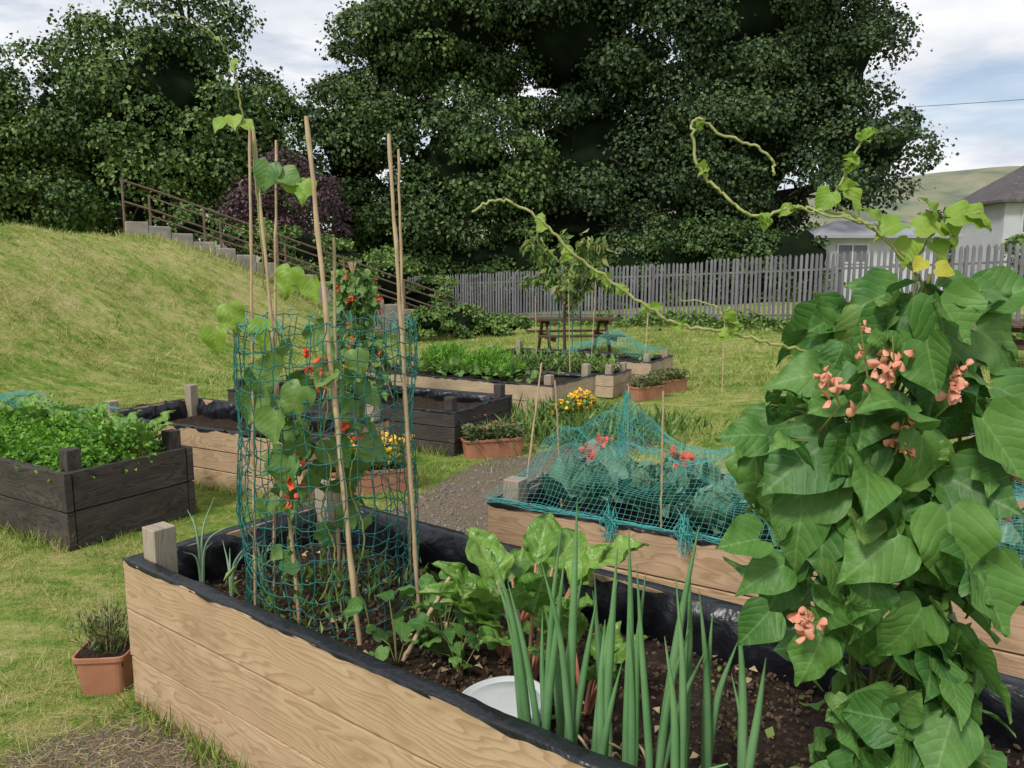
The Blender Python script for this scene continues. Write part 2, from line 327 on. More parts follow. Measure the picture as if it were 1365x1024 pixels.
# ---------------------------------------------------------------- raised beds
rects=[]
def nz(x,y,z): return noise.noise(Vector((x,y,z)))
bedno=[0]
def bed(name,c,e,L,W,Hh,nb,mat,soilz,t=.045,liner=True,postmat='post',postends=(0,1,2,3),fold=.012):
    bedno[0]+=1; sd_=bedno[0]*3.7
    c=A([c[0],c[1],0.]); e=nrm(A([e[0],e[1],0.])); n=A([-e[1],e[0],0.])
    base=float(H(c[0]+e[0]*L/2,c[1]+e[1]*L/2)); c[2]=base
    rects.append((c[:2].copy(),e[:2],n[:2],L,W))
    par=new_empty(name); a=Acc(); bh=Hh/nb
    for i in range(nb):
        z=A([0,0,i*bh+.001]); hh=bh-(.007 if i<nb-1 else .001)
        jit=lambda: n*U(-.004,.004)+e*U(-.004,.004)
        box(a,c+z+jit(),e,n,Z3,(L,t,hh)); box(a,c+z+n*(W-t)+jit(),e,n,Z3,(L,t,hh))
        box(a,c+z+n*(t+.005)+e*.005,n,e,Z3,(W-2*t-.010,t,hh))
        box(a,c+z+n*(t+.005)+e*(L-t-.005),n,e,Z3,(W-2*t-.010,t,hh))
    build('boards',a,MT[mat],par,bevel=.004)
    a=Acc(); box(a,c+e*(t*.6)+n*(t*.6)+Z3*.01,e,n,Z3,(L-1.2*t,.01,Hh-.03)); box(a,c+e*(t*.6)+n*(t*.6+.012)+Z3*.01,n,e,Z3,(W-1.3*t,.01,Hh-.03)); box(a,c+e*(L-t*.6-.01)+n*(t*.6+.012)+Z3*.01,n,e,Z3,(W-1.3*t,.01,Hh-.03)); build('backing',a,MT['soil'],par)
    a=Acc(); ps=.085
    cs=[(t+.004,t+.004),(L-t-ps-.004,t+.004),(t+.004,W-t-ps-.004),(L-t-ps-.004,W-t-ps-.004)]
    for i in postends:
        p=c+e*cs[i][0]+n*cs[i][1]; box(a,p,e,n,Z3,(ps,ps,Hh+U(.10,.14)))
    build('corner_posts',a,MT[postmat],par,bevel=.004)
    a=Acc(); mx=max(6,int(L/.04)); my=max(5,int(W/.04)); 
    g=[]
    for j in range(my+1):
        for i in range(mx+1):
            u=t+.01+(L-2*t-.02)*i/mx; w=t+.01+(W-2*t-.02)*j/my; p=c+e*u+n*w
            p=p+Z3*(soilz+.03*nz(p[0]*5,p[1]*5,1)+.018*nz(p[0]*20,p[1]*20,1)); g.append(p)
    I=np.arange(len(g)).reshape(my+1,mx+1); F=np.stack([I[:-1,:-1],I[:-1,1:],I[1:,1:],I[1:,:-1]],-1).reshape(-1,4)
    a.add(g,F); build('soil',a,MT['soil'],par,smooth=True)
    if liner:
        a=Acc(); D=Hh-soilz
        prof=[(-t-.012,soilz-.03,0,.0),(-t-.022,soilz+D*.18,.016,.006),(-t-.026,soilz+D*.36,.022,.008),(-t-.024,soilz+D*.54,.024,.008),(-t-.020,soilz+D*.72,.022,.008),(-t-.014,soilz+D*.86,.016,.006),(-t-.005,Hh-.010,.008,.004),(-t-.001,Hh+.001,.005,.003),(-t+.004,Hh+.004,.004,.003),(-t*.4,Hh+.004,.004,.003),(.0015,Hh+.0035,.001,.002),(.004,Hh+.001,.002,.001),(.005,Hh-.006,.003,.002),(.006,Hh-.009,.004,fold)]
        step=.012; per=[]
        for s_,(p0,p1,ln) in enumerate([((0,0),(1,0),L),((1,0),(1,1),W),((1,1),(0,1),L),((0,1),(0,0),W)]):
            m=int(ln/step)
            for i in range(m): per.append((p0,p1,i/m,ln))
        rows=[]; last=len(prof)-1
        for ri,(o_,z_,amp,za) in enumerate(prof):
            row=[]
            for q,(p0,p1,tt,ln) in enumerate(per):
                u=(p0[0]+(p1[0]-p0[0])*tt); w=(p0[1]+(p1[1]-p0[1])*tt); al=q*step
                x=-o_+(L+2*o_)*u; y=-o_+(W+2*o_)*w
                zl=(z_-soilz)
                sk=al+zl*2.2*nz(al*.9,1,sd_)
                f1=1-4*abs(nz(sk*7,zl*3,sd_)); f2=1-4*abs(nz(sk*15-zl*8,zl*6,sd_+3)); f3=1-4*abs(nz(sk*4+zl*9,zl*2,sd_+8))
                wr=f1*.45+f2*.15+f3*.45
                inw=A([(.5-u)*2 if p0[1]!=p1[1] else 0,(.5-w)*2 if p0[0]!=p1[0] else 0]); inw=np.sign(inw)*np.minimum(1,abs(inw)*1.0)
                d_=wr*amp
                zz=z_+za*(wr*.5 if ri<last else (nz(al*5,2,sd_)+.6*nz(al*17,5,sd_))*1.5)
                row.append(c+e*(x+inw[0]*d_)+n*(y+inw[1]*d_)+Z3*zz)
            rows.append(row)
        m=len(per); V=[p for r in rows for p in r]; F=[]
        for r in range(len(prof)-1):
            for j in range(m): F.append((r*m+j,r*m+(j+1)%m,(r+1)*m+(j+1)%m,(r+1)*m+j))
        a.add(V,F); build('liner',a,MT['liner'],par,smooth=True)
    return par,c,e,n
E1=nrm(A([1.62,-1.22])); 
b1,c1,e1,n1v=bed('raised_garden_bed',(-1.43,2.73),E1,3.7,.97,.56,3,'pine',.39,fold=.008)
b2,c2,e2,n2v=bed('raised_garden_bed',(-.11,3.46),(.85,-.527),3.8,1.05,.56,3,'pine',.43)
bA,cA,eA,nA=bed('raised_garden_bed',(-2.57-2.4*.855,4.32+2.4*.518),(.855,-.518),2.4,.85,.46,2,'dark',.40,liner=False,postmat='dark')
bB,cB,eB,nB=bed('raised_garden_bed',(-3.47,6.33),(1.97,-1.08),2.3,.98,.46,3,'pine',.30,fold=.03)
bC,cC,eC,nC=bed('raised_garden_bed',(-2.98,8.0),(.88,-.47),2.8,1.08,.42,3,'dark',.32,postmat='dark')
bD,cD,eD,nD=bed('raised_garden_bed',(-1.98,9.72),(.86,-.5),2.8,1.15,.38,2,'pine2',.33)
bE,cE,eE,nE=bed('raised_garden_bed',(-.42,11.85),(.88,-.47),2.65,1.05,.36,2,'pine2',.28)
bF,cF,eF,nF=bed('raised_garden_bed',(2.3,3.95),(.85,-.527),2.2,1.0,.50,3,'pine',.42)
bG,cG,eG,nG=bed('raised_garden_bed',(-.2,10.65),(.88,-.47),1.7,.7,.30,2,'pine2',.24)
def loc(c,e,n,u,w,z): return c+e*u+n*w+Z3*z
a=Acc()
N=6500; u=U(.06,3.4,N); w=U(.06,.9,N); P=c1+e1*u[:,None]+n1v*w[:,None]+Z3*(.39+U(0,.025,N))[:,None]
place(a,ICO,P,rdir(N),rdir(N),.003+.011*rng.random(N)**2,.45,.6); build('soil_crumbs',a,MT['chip'],b1)
def disc_lid(name,c,r,par=None):
    a=Acc(); prof=[(0,.012),(r*.5,.012),(r*.8,.013),(r*.84,.004),(r*.9,.004),(r*.93,.018),(r*.98,.018),(r,.012),(r*1.0,-.012)]
    m=40; V=[];F=[]
    for rr,z in prof:
        for j in range(m):
            t=2*math.pi*j/m; V.append((c[0]+max(rr,.001)*math.cos(t),c[1]+max(rr,.001)*math.sin(t),c[2]+z+.12*(rr*math.cos(t))))
    for i in range(len(prof)-1):
        for j in range(m): F.append((i*m+j,i*m+(j+1)%m,(i+1)*m+(j+1)%m,(i+1)*m+j))
    a.add(V,F); return build(name,a,MT['white'],par,smooth=True)
disc_lid('bucket_lid',(-.03,1.97,.43),.13)

# ---------------------------------------------------------------- grass
def in_rects(x,y,m=.0):
    r=np.zeros(len(x),bool)
    for c,e,n,L,W in rects:
        u=(x-c[0])*e[0]+(y-c[1])*e[1]; w=(x-c[0])*n[0]+(y-c[1])*n[1]
        r|=(u>-m)&(u<L+m)&(w>-m)&(w<W+m)
    return r
a=Acc()
def grass(N,x0,x1,y0,y1,h0,h1,wd,pd=1.0):
    x=U(x0,x1,N);y=U(y0,y1,N); k_=(~in_rects(x,y,-.01))&(rng.random(N)>dirt(x,y)*.93)&(np.abs(x)<y*.78+1.2)
    x=x[k_];y=y[k_];n=len(x); z=H(x,y)
    cl=.7+.6*np.sin(x*4.1+2*np.sin(y*3.3))*np.sin(y*5.3+2*np.sin(x*2.7))
    hh=U(h0,h1,n)*(.5+.9*rng.random(n)**2)*cl
    t=U(0,2*np.pi,n); bx=np.cos(t);by=np.sin(t); lean=U(.2,1.7,n)*hh; la=U(0,2*np.pi,n)
    p=np.stack([x,y,z-.004],1); s=np.stack([bx,by,0*bx],1)*(wd*U(.6,1.3,n))[:,None]
    tip=p+np.stack([np.cos(la)*lean,np.sin(la)*lean,hh],1)
    V=np.stack([p-s,p+s,tip],1).reshape(-1,3); a.add(V,np.arange(3*n).reshape(-1,3))
grass(170000,-4.2,3.0,1.6,6.5,.02,.06,.0022)
grass(150000,-9,7,6,12,.03,.08,.004)
grass(160000,-15,14,11,22,.05,.13,.007)
for c,e,n,L,W in rects[:6]:
    m=int(L*300)
    for off in (-.03,W+.03):
        u=U(0,L,m); w=off+rng.normal(size=m)*.03; x=c[0]+e[0]*u+n[0]*w; y=c[1]+e[1]*u+n[1]*w
        k_=~in_rects(x,y,-.005); x=x[k_];y=y[k_]; q=len(x); hh=U(.05,.13,q); la=U(0,6.28,q); p=np.stack([x,y,H(x,y)],1)
        t=U(0,6.28,q); s=np.stack([np.cos(t),np.sin(t),0*t],1)*.003
        a.add(np.stack([p-s,p+s,p+np.stack([np.cos(la)*hh*.5,np.sin(la)*hh*.5,hh],1)],1).reshape(-1,3),np.arange(3*q).reshape(-1,3))
build('grass',a,MT['blade'])
a=Acc(); N=20000; x=U(-3.2,-.2,N); y=U(1.5,4.2,N); k_=(rng.random(N)<corner_dirt(x,y)*1.2+.10)&~in_rects(x,y,.0); x=x[k_];y=y[k_];n=len(x); t=U(0,6.28,n); l=U(.02,.06,n)
P0=np.stack([x,y,H(x,y)+U(.002,.035,n)],1); P1=P0+np.stack([np.cos(t)*l,np.sin(t)*l,U(-.008,.010,n)],1); segs(a,P0,P1,.0009,3); build('dry_straw',a,MT['straw'])
a=Acc(); N=22000; x=U(-2.2,2.4,N);y=U(1.8,7.6,N); k_=(rng.random(N)<dirt(x,y)**2*.6)&~in_rects(x,y,.02)&((y>3.2)|(x>-.7)|(rng.random(N)<.12)); x=x[k_];y=y[k_];n=len(x)
place(a,ICO,np.stack([x,y,H(x,y)+.003],1),rdir(n),rdir(n),.004+.018*rng.random(n)**3,.7,.8); build('gravel',a,MT['stone'])

# ---------------------------------------------------------------- trees
def sublobes(lobes,n,r0,r1,deep=.62,y_keep=.35):
    Lb=A(lobes,float); wts=(Lb[:,3]*Lb[:,5]); wts/=wts.sum(); out=[]
    while len(out)<n:
        i=rng.choice(len(Lb),p=wts); d=rdir(1)[0]; 
        if d[1]>.25 and rng.random()>y_keep: continue
        p=Lb[i,:3]+Lb[i,3:]*d*U(.64,1.04)
        if any(np.linalg.norm((p-c[:3])/c[3:])<deep for c in Lb): continue
        out.append((p,U(r0,r1),d))
    return out
def foliage(acc,lobes,nsub,per,r0,r1,ls,tpl=DIA,y_keep=.35):
    sl=sublobes(lobes,nsub,r0,r1,.6,y_keep)
    C=A([s[0] for s in sl]);R=A([s[1] for s in sl]);D=A([s[2] for s in sl]); m=len(C)
    sq=U(.42,.75,m)
    d=rdir(m*per).reshape(m,per,3); d=nrm(d+A([0,0,.35])+D[:,None]*.35)
    rr=np.where(rng.random((m,per,1))<.80,U(.78,1.02,(m,per,1)),U(.9,1.38,(m,per,1)))
    lump=1+.28*np.sin(d[...,0:1]*7+C[:,None,0:1]*3)*np.sin(d[...,1:2]*6+C[:,None,1:2])*np.sin(d[...,2:3]*7+C[:,None,2:3]*2)
    pos=C[:,None]+d*rr*lump*R[:,None,None]*np.concatenate([np.ones((m,1,1)),np.ones((m,1,1)),sq[:,None,None]],2)
    nn=d*1.0+A([0,0,.35])+rng.normal(size=d.shape)*.42
    tip=rng.normal(size=d.shape)*.6+d*.5+A([0,0,-.6]); n=m*per
    place(acc,tpl,pos.reshape(n,3),tip.reshape(n,3),nn.reshape(n,3),U(ls*.6,ls*1.3,n))
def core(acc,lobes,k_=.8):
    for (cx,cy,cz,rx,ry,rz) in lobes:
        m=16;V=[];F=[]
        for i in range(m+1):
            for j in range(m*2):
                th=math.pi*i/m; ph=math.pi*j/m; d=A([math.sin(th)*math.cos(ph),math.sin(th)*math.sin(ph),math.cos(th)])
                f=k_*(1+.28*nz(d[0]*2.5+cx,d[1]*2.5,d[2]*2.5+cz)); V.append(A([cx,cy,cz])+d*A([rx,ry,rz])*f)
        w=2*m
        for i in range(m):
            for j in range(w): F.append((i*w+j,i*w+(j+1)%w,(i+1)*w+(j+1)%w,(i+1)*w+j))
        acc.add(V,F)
def tree(name,base,tr,lobes,nsub,per,r0,r1,ls,mat,ck=.58):
    par=new_empty(name); a=Acc(); bz=float(H(base[0],base[1])); b=A([base[0],base[1],bz-.1])
    Lb=A(lobes,float); ctr=Lb[:,:3].mean(0); top=A([b[0]*.6+ctr[0]*.4,b[1],max(bz+.6,min(Lb[:,2]-Lb[:,5])*.4+ctr[2]*.4)])
    mid=(b+top)/2+A([.15*tr*4,0,0])
    tube(a,smoothpath([b,mid,top],5),np.linspace(tr*1.3,tr*.7,11),10)
    for l in lobes:
        e=A(l[:3]); m_=(top+e)/2+A([0,0,-.1*np.linalg.norm(e-top)]); P=smoothpath([mid,top,m_,e],5)
        tube(a,P,np.linspace(tr*.6,tr*.12,len(P)),7)
        for q in range(8):
            d=rdir(1)[0]; d[1]=-abs(d[1]); f=e+A(l[3:])*d*1.0; tube(a,smoothpath([e-(e-top)*.2,(e+f)/2+Z3*.2,f],4),np.linspace(tr*.16,.018,9),5)
    build('trunk_and_limbs',a,MT['bark'],par,smooth=True)
    a=Acc(); foliage(a,lobes,nsub,per,r0,r1,ls); build('crown_leaves',a,MT[mat],par)
    big=[l for l in lobes if min(l[3],l[5])>1.35 or ck>.62]
    if ck and big: a=Acc(); core(a,big,ck); build('crown_shade_core',a,MT['core'],par,smooth=True)  # added near-black filler: paints the shade inside the crown, blocks the sky
    return par
def lb(rows,y,ry,sh=.45): return [(x,y+(i%3-1)*.8,z,max(rx-sh,.8),ry*min(1,rx/3.5+.3),max(rz-sh,.8)) for i,(x,z,rx,rz) in enumerate(rows)]
tree('maple_tree',(-13.5,32),.5,lb([(-13.2,8.2,3.9,3.6),(-17.3,7.2,3.3,3.2),(-10.6,6.6,2.5,3.3),(-20.9,6.0,3.2,3.0),(-14.4,5.0,5.6,2.6),(-15.6,10.2,2.3,1.7),(-12.1,10.9,2.2,1.6),(-19,4.5,4,2.5),(-9.8,4.6,2.2,2.3)],32,3.2,.5),215,460,.7,1.35,.165,'treeA')
tree('sycamore_tree',(-3,37),.5,lb([(-7.2,7.2,2.5,3.2),(-5.4,11.6,2.5,2.9),(-2.2,12.8,3.9,4.2),(-2.2,5.9,4.6,3.8),(-4.7,3.8,3.5,2.2),(-7.4,4.2,2.4,2.4)],37,3.4),185,460,.75,1.5,.18,'treeC')
tree('sycamore_tree',(3.2,39),.6,lb([(2.8,12.8,4.8,5),(4.2,6.9,5.5,4.6),(1.7,16.9,4,3),(2.8,3.5,4,2.2),(7,15.5,3.5,3)],38.5,3.8),185,460,.75,1.6,.19,'treeB')
tree('sycamore_tree',(11.5,37),.6,lb([(9.5,13.5,5.0,5),(10.6,7.8,5.0,4.2),(14.5,11.0,3.4,4.0),(15.8,7.2,3.1,2.5),(12.8,15.8,3.2,2.4),(10.4,4.6,4.4,2.1),(13.4,5.2,2.4,1.6)],37,3.6,.45),225,460,.7,1.5,.18,'treeB')
tree('purple_plum_tree',(-8.0,27),.12,[(-8.0,27,4.3,1.5,1.4,1.3),(-7.0,27,3.6,1.2,1.2,1.3),(-8.8,27,3.4,1.1,1.2,1.2)],60,190,.3,.6,.11,'purple',.58)
hl=[]
for x in np.arange(-9,12.5,1.6):
    y=34.5-.15*x; hl.append((x,y,1.3+U(-.2,.6)+(.5 if 6<x<12 else 0),1.5,1.1,1.8+U(-.3,.5)))
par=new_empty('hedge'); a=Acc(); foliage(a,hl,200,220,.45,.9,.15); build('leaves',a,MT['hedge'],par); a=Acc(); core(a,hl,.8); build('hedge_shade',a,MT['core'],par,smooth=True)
def shrub(name,lobes,nsub,per,r0,r1,ls,mat,ck=.65):
    par=new_empty(name); a=Acc(); foliage(a,lobes,nsub,per,r0,r1,ls); build('leaves',a,MT[mat],par)
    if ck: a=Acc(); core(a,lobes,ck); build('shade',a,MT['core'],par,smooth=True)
shrub('shrub',[(-8.2,20.6,2.8,.8,.7,.4),(-7.0,21.6,2.5,.8,.7,.6),(-5.9,22.3,2.2,.8,.7,.8),(-4.8,23,1.7,.9,.7,.9),(-3.8,23.6,1.3,.9,.7,.9),(-2.8,24.5,.9,.9,.7,.8)],75,170,.2,.42,.11,'shrub')
shrub('shrub',[(-1.6,21.5,.2,.9,.6,.5),(-.4,22,.1,.8,.6,.35),(-2.2,20.3,.3,.5,.5,.35)],40,150,.15,.3,.10,'weeds')
shrub('shrub',[(14.6,17.6,2.3,1.3,.9,.8),(13.2,18.8,2.1,1.1,.9,.7),(16.2,17.2,2.3,1.2,.9,.8)],75,190,.25,.5,.10,'shrub')
fa=A([-4.1,31.]); fb=A([14.6,12.9]); fd=nrm(fb-fa); fn=A([fd[1],-fd[0]])
if fn[1]>0: fn=-fn
a=Acc(); N=14000; t=U(0,26,N); w=np.abs(rng.normal(size=N))*.6+.05; x=fa[0]+fd[0]*t+fn[0]*w;y=fa[1]+fd[1]*t+fn[1]*w
hh=U(0,.45,N)*(.35+.65*np.sin(t*.9+np.sin(t*2.3))**2)*np.exp(-w)
dn_=rdir(N); dn_[:,2]=abs(dn_[:,2])*.6+.2
place(a,DIA,np.stack([x,y,H(x,y)+hh],1),dn_,rdir(N)*.5+A([0,0,1]),U(.05,.14,N)); build('weeds',a,MT['weeds'])

# ---------------------------------------------------------------- fence
par=new_empty('palisade_fence'); a=Acc()
L=float(np.linalg.norm(fb-fa)); sp=.134; n=int(L/sp)
def fz(t): 
    tt=t/20.86; return -.38+ (.34+.38)*tt
xs=[-.040,-.013,.013,.040]; ys=[0,.018,.018,0]
for i in range(n):
    t=i*sp+U(-.010,.010); p=fa+fd*t; z=fz(t)+ (.06 if t>13.2 else 0); hgt=1.86+U(-.022,.022); tl=U(-.014,.014)
    V=[];F=[]
    for r,(zz,kx) in enumerate([(0.04,1),(hgt-.06,1),(hgt,.4)]):
        for xx,yy in zip(xs,ys):
            q=p+fd*(xx*kx+tl*zz)+fn*(yy+.03); V.append((q[0],q[1],z+zz))
    for r in range(2):
        for j in range(3): F.append((r*4+j,r*4+j+1,r*4+5+j,r*4+4+j))
    a.add(V,F)
build('pales',a,MT['metal'],par)
a=Acc(); f3=A([fd[0],fd[1],0]); n3v=A([fn[0],fn[1],0])
for zz in (.35,1.5):
    p=[A([*(fa+fd*t),fz(t)+zz]) for t in np.linspace(0,L,12)]
    for q0,q1 in zip(p[:-1],p[1:]):
        box(a,q0-n3v*.03,q1-q0,n3v,Z3,(np.linalg.norm(q1-q0),.04,.05))
for t in np.arange(.4,L,2.75):
    p=A([*(fa+fd*t),fz(t)-.1]); box(a,p-n3v*.12-f3*.04,f3,n3v,Z3,(.08,.085,1.98))
build('rails_and_posts',a,MT['metal'],par)

# ---------------------------------------------------------------- steps, wall, handrails
par=new_empty('garden_steps'); a=Acc(); sd=A([.852,.524,0]); sn=A([-.524,.852,0]); s0=A([-8.8,18,0])
for i in range(16):
    s=i*.47; z=2.58-.335*s; box(a,s0+sd*s-sn*.6+Z3*(z-1.2),sn,sd,Z3,(1.35,.52,1.2-.004*(i%2)))
for i in range(17):
    s=-.1+i*.46; z=min(2.74,2.76-.335*max(s,0)); box(a,s0+sd*s-sn*.86+Z3*(z-1.3),sd,sn,Z3,(.455,.22,1.3+.012*(i%3)))
build('steps_and_wall',a,MT['conc'],par,bevel=.02)
def rail(off,sA,sB,name):
    par=new_empty(name); a=Acc(); zf=lambda s: 2.68-.335*max(s,0)
    ss=list(np.linspace(sA,sB,6))
    for s in ss:
        p=s0+sd*s+sn*off; tube(a,[p+Z3*(zf(s)-.3),p+Z3*(zf(s)+.95)],.026,6)
    for hgt in (.95,.5):
        tube(a,[s0+sd*s+sn*off+Z3*(zf(s)+hgt) for s in np.linspace(sA,sB,12)],.024,6)
    build('tubes',a,MT['rust'],par)
rail(-.66,-.1,8.2,'handrail'); rail(.78,.6,8.6,'handrail')
a=Acc(); N=2000; s=U(-.3,7.6,N); P=s0+sd*s[:,None]-sn*(.98+abs(rng.normal(size=N))*.15)[:,None]; P[:,2]=H(P[:,0],P[:,1])
place(a,LONG,P,rdir(N)*.5+A([0,0,1]),rdir(N),U(.10,.25,N),1,.35); build('rough_grass',a,MT['blade'])

# ---------------------------------------------------------------- buildings, hill
def simple_house(name,x0,y0,x1,y1,z0,ze,zr,wall,roof,wins,hip=1.0):
    par=new_empty(name); a=Acc(); box(a,(x0,y0,z0),(1,0,0),(0,1,0),Z3,(x1-x0,y1-y0,ze-z0)); build('walls',a,wall,par)
    o=.45; X0,X1,Y0,Y1=x0-o,x1+o,y0-o,y1+o; ym=(y0+y1)/2; hx=(Y1-Y0)/2*hip
    V=[(X0,Y0,ze),(X1,Y0,ze),(X1,Y1,ze),(X0,Y1,ze),(X0+hx,ym,zr),(X1-hx,ym,zr),(X0,Y0,ze-.12),(X1,Y0,ze-.12),(X1,Y1,ze-.12),(X0,Y1,ze-.12)]
    F=[(0,1,5,4),(2,3,4,5),(3,0,4,4),(1,2,5,5),(6,7,1,0),(7,8,2,1),(9,6,0,3),(6,9,8,7)]
    me=bpy.data.meshes.new('roof'); me.from_pydata(V,[],[tuple(dict.fromkeys(f)) for f in F]); me.materials.append(roof)
    r=bpy.data.objects.new('roof',me); S.collection.objects.link(r); r.parent=par
    a=Acc(); g=Acc()
    for (wx,wz,ww,wh) in wins:
        box(g,(wx,y0-.01,wz),(1,0,0),(0,1,0),Z3,(ww,.02,wh))
        for bx,bz,bw,bh in ((wx-.07,wz-.07,ww+.14,.07),(wx-.07,wz+wh,ww+.14,.07),(wx-.07,wz,.07,wh),(wx+ww,wz,.07,wh),(wx+ww/2-.03,wz,.06,wh)):
            box(a,(bx,y0-.05,bz),(1,0,0),(0,1,0),Z3,(bw,.08,bh))
    build('window_frames',a,MT['white'],par); build('window_glass',g,simple(name+'_glass',(.10,.12,.14),(.16,.18,.21),1,.1),par)
slate=M('slate_roof',.7,.3); o=slate.coord(); 
bz=slate.node('ShaderNodeTexBrick'); slate.l.new(slate.map(o,(1,1,1.6)),bz.inputs[0]); bz.inputs['Scale'].default_value=1.6
bz.inputs['Color1'].default_value=(.13,.115,.115,1);bz.inputs['Color2'].default_value=(.09,.08,.082,1);bz.inputs['Mortar'].default_value=(.04,.04,.04,1); slate.col(bz.outputs[0])
render_w=simple('rendered_wall',(.55,.56,.58),(.46,.47,.49),1.5,.9)
stonew=simple('pale_stone_wall',(.40,.35,.28),(.28,.24,.19),3,.9)
greyroof=simple('pale_roof',(.36,.37,.40),(.30,.31,.34),1,.6)
simple_house('bungalow',23.7,38,36,42.0,.3,5.1,7.0,render_w,slate.m,[(24.6,3.6,2.4,1.1),(28.5,3.6,2.4,1.1)])
simple_house('white_bungalow',13.0,33.2,18.4,36.0,.2,3.2,3.9,render_w,greyroof,[(13.8,2.1,1.2,.7),(16.2,2.1,1.2,.7)],.9)
simple_house('stone_cottage',-9.5,41,-5.0,46,.0,3.3,5.2,stonew,slate.m,[(-7.7,2.0,.9,1.1)])
hx=np.linspace(-300,700,120); hy=np.linspace(300,620,30); XX,YY=np.meshgrid(hx,hy)
ZZ=.86*(54*np.exp(-((XX-330)/130)**2)+38*np.exp(-((XX-90)/170)**2)+26)*np.sin(np.clip((YY-300)/240,0,1)*np.pi/2)**1.2-3
ZZ=ZZ+A([[3*nz(x*.02,y*.02,0) for x in hx] for y in hy])
I=np.arange(XX.size).reshape(XX.shape); a=Acc(); a.add(np.stack([XX,YY,ZZ],-1).reshape(-1,3),np.stack([I[:-1,:-1],I[:-1,1:],I[1:,1:],I[1:,:-1]],-1).reshape(-1,4))
k=M('moorland',.95,.1); n=k.noise(k.coord(),.03,6,.65); k.col(k.ramp(n,[(.35,(.11,.14,.10)),(.5,(.21,.22,.14)),(.65,(.28,.25,.18))])); build('hills',a,k.m,smooth=True)  # moor mottling, with distance haze put into the colours
a=Acc(); hl=[(x,150+U(-10,10),7+U(-2,2),9,5,5.0) for x in np.arange(60,125,8)]; foliage(a,hl,80,90,2,3.5,1.0); build('distant_trees',a,MT['hedge'])
a=Acc(); tube(a,[A([18+ t*24,36-t*6,9.0+t*3.2-.9*math.sin(math.pi*t)]) for t in np.linspace(0,1,14)],.011,4); build('overhead_cable',a,MT['liner'])

# ---------------------------------------------------------------- picnic tables
def picnic(name,x,y,rot):
    par=new_empty(name); z=float(H(x,y)); c=A([x,y,z]); ax=A([math.cos(rot),math.sin(rot),0]); ay=A([-ax[1],ax[0],0]); a=Acc()
    for i in range(5): box(a,c-ax*.85+ay*(-.36+i*.148)+Z3*.72,ax,ay,Z3,(1.7,.135,.035))
    for sgn in (-1,1):
        for i in range(2): box(a,c-ax*.85+ay*(sgn*.70-.13+i*.135)+Z3*.43,ax,ay,Z3,(1.7,.125,.035))
        for s2 in (-1,1):
            p0=c+ax*sgn*.6+ay*s2*.72; p1=c+ax*sgn*.6+ay*s2*.25+Z3*.72
            box(a,p0-ax*.02-ay*.045*s2,p1-p0,ax,np.cross(nrm(p1-p0),ax),(np.linalg.norm(p1-p0),.045,.09))
        box(a,c+ax*(sgn*.6+.025)-ay*.8+Z3*.34,ay,ax,Z3,(1.6,.045,.09)); box(a,c+ax*(sgn*.6+.025)-ay*.36+Z3*.63,ay,ax,Z3,(.72,.045,.09))
    build('timber',a,MT['brown'],par,bevel=.004)
picnic('picnic_table',1.25,15.6,.15); picnic('picnic_table',8.7,13.2,1.1)
a=Acc()
for i in range(6): box(a,A([6.2+.62*i,9.6-.3*i,.012]),(.9,-.436,0),(.436,.9,0),Z3,(.6,.6,.03))
build('paving_slabs',a,simple('red_paving',(.36,.22,.17),(.26,.16,.12),6,.85))

# ---------------------------------------------------------------- young fruit tree
par=new_empty('young_fruit_tree'); a=Acc(); lf=Acc(); base=A([.92,13.2,float(H(.92,13.2))])
tube(a,smoothpath([base,base+A([-.03,0,.8]),base+A([0,0,1.4])],5),np.linspace(.03,.018,11),7)
for i in range(15):
    t=U(0,6.28); r=U(.3,1.0); z0=U(.8,1.35); P=smoothpath([base+A([0,0,z0]),base+A([math.cos(t)*r*.5,math.sin(t)*r*.5,z0+.5]),base+A([math.cos(t)*r,math.sin(t)*r,z0+U(.3,1.25)])],6)
    tube(a,P,np.linspace(.013,.005,len(P)),5)
    m=66; q=P[rng.integers(3,len(P),m)]+rng.normal(size=(m,3))*.05; d=rng.normal(size=(m,3))*.5+A([0,0,-.7])
    place(lf,LONG,q,d,rdir(m),U(.10,.20,m),1,1.6)
build('trunk',a,MT['bark'],par,smooth=True); build('leaves',lf,MT['apple'],par)
a=Acc()
for dx,dy in ((-.3,0),(.3,.1),(.1,-.3),(-.12,.3)): tube(a,[base+A([dx,dy,-.05]),base+A([dx*.7,dy*.7,1.75])],.009,5)
build('stakes',a,MT['gnet'],par)
a=Acc(); V=[];F=[]
for r_,z_ in ((.60,0),(.68,.1),(.66,.24),(.56,.28),(.4,.2),(.0,.2)):
    for j in range(20): t=2*math.pi*j/20; V.append(base+A([r_*math.cos(t),r_*math.sin(t),z_+.02*math.sin(3*t)*(z_>0)]))
for i in range(5):
    for j in range(20): F.append((i*20+j,i*20+(j+1)%20,i*20+20+(j+1)%20,i*20+20+j))
a.add(V,F); build('fabric_tub',a,MT['liner'],par,smooth=True)

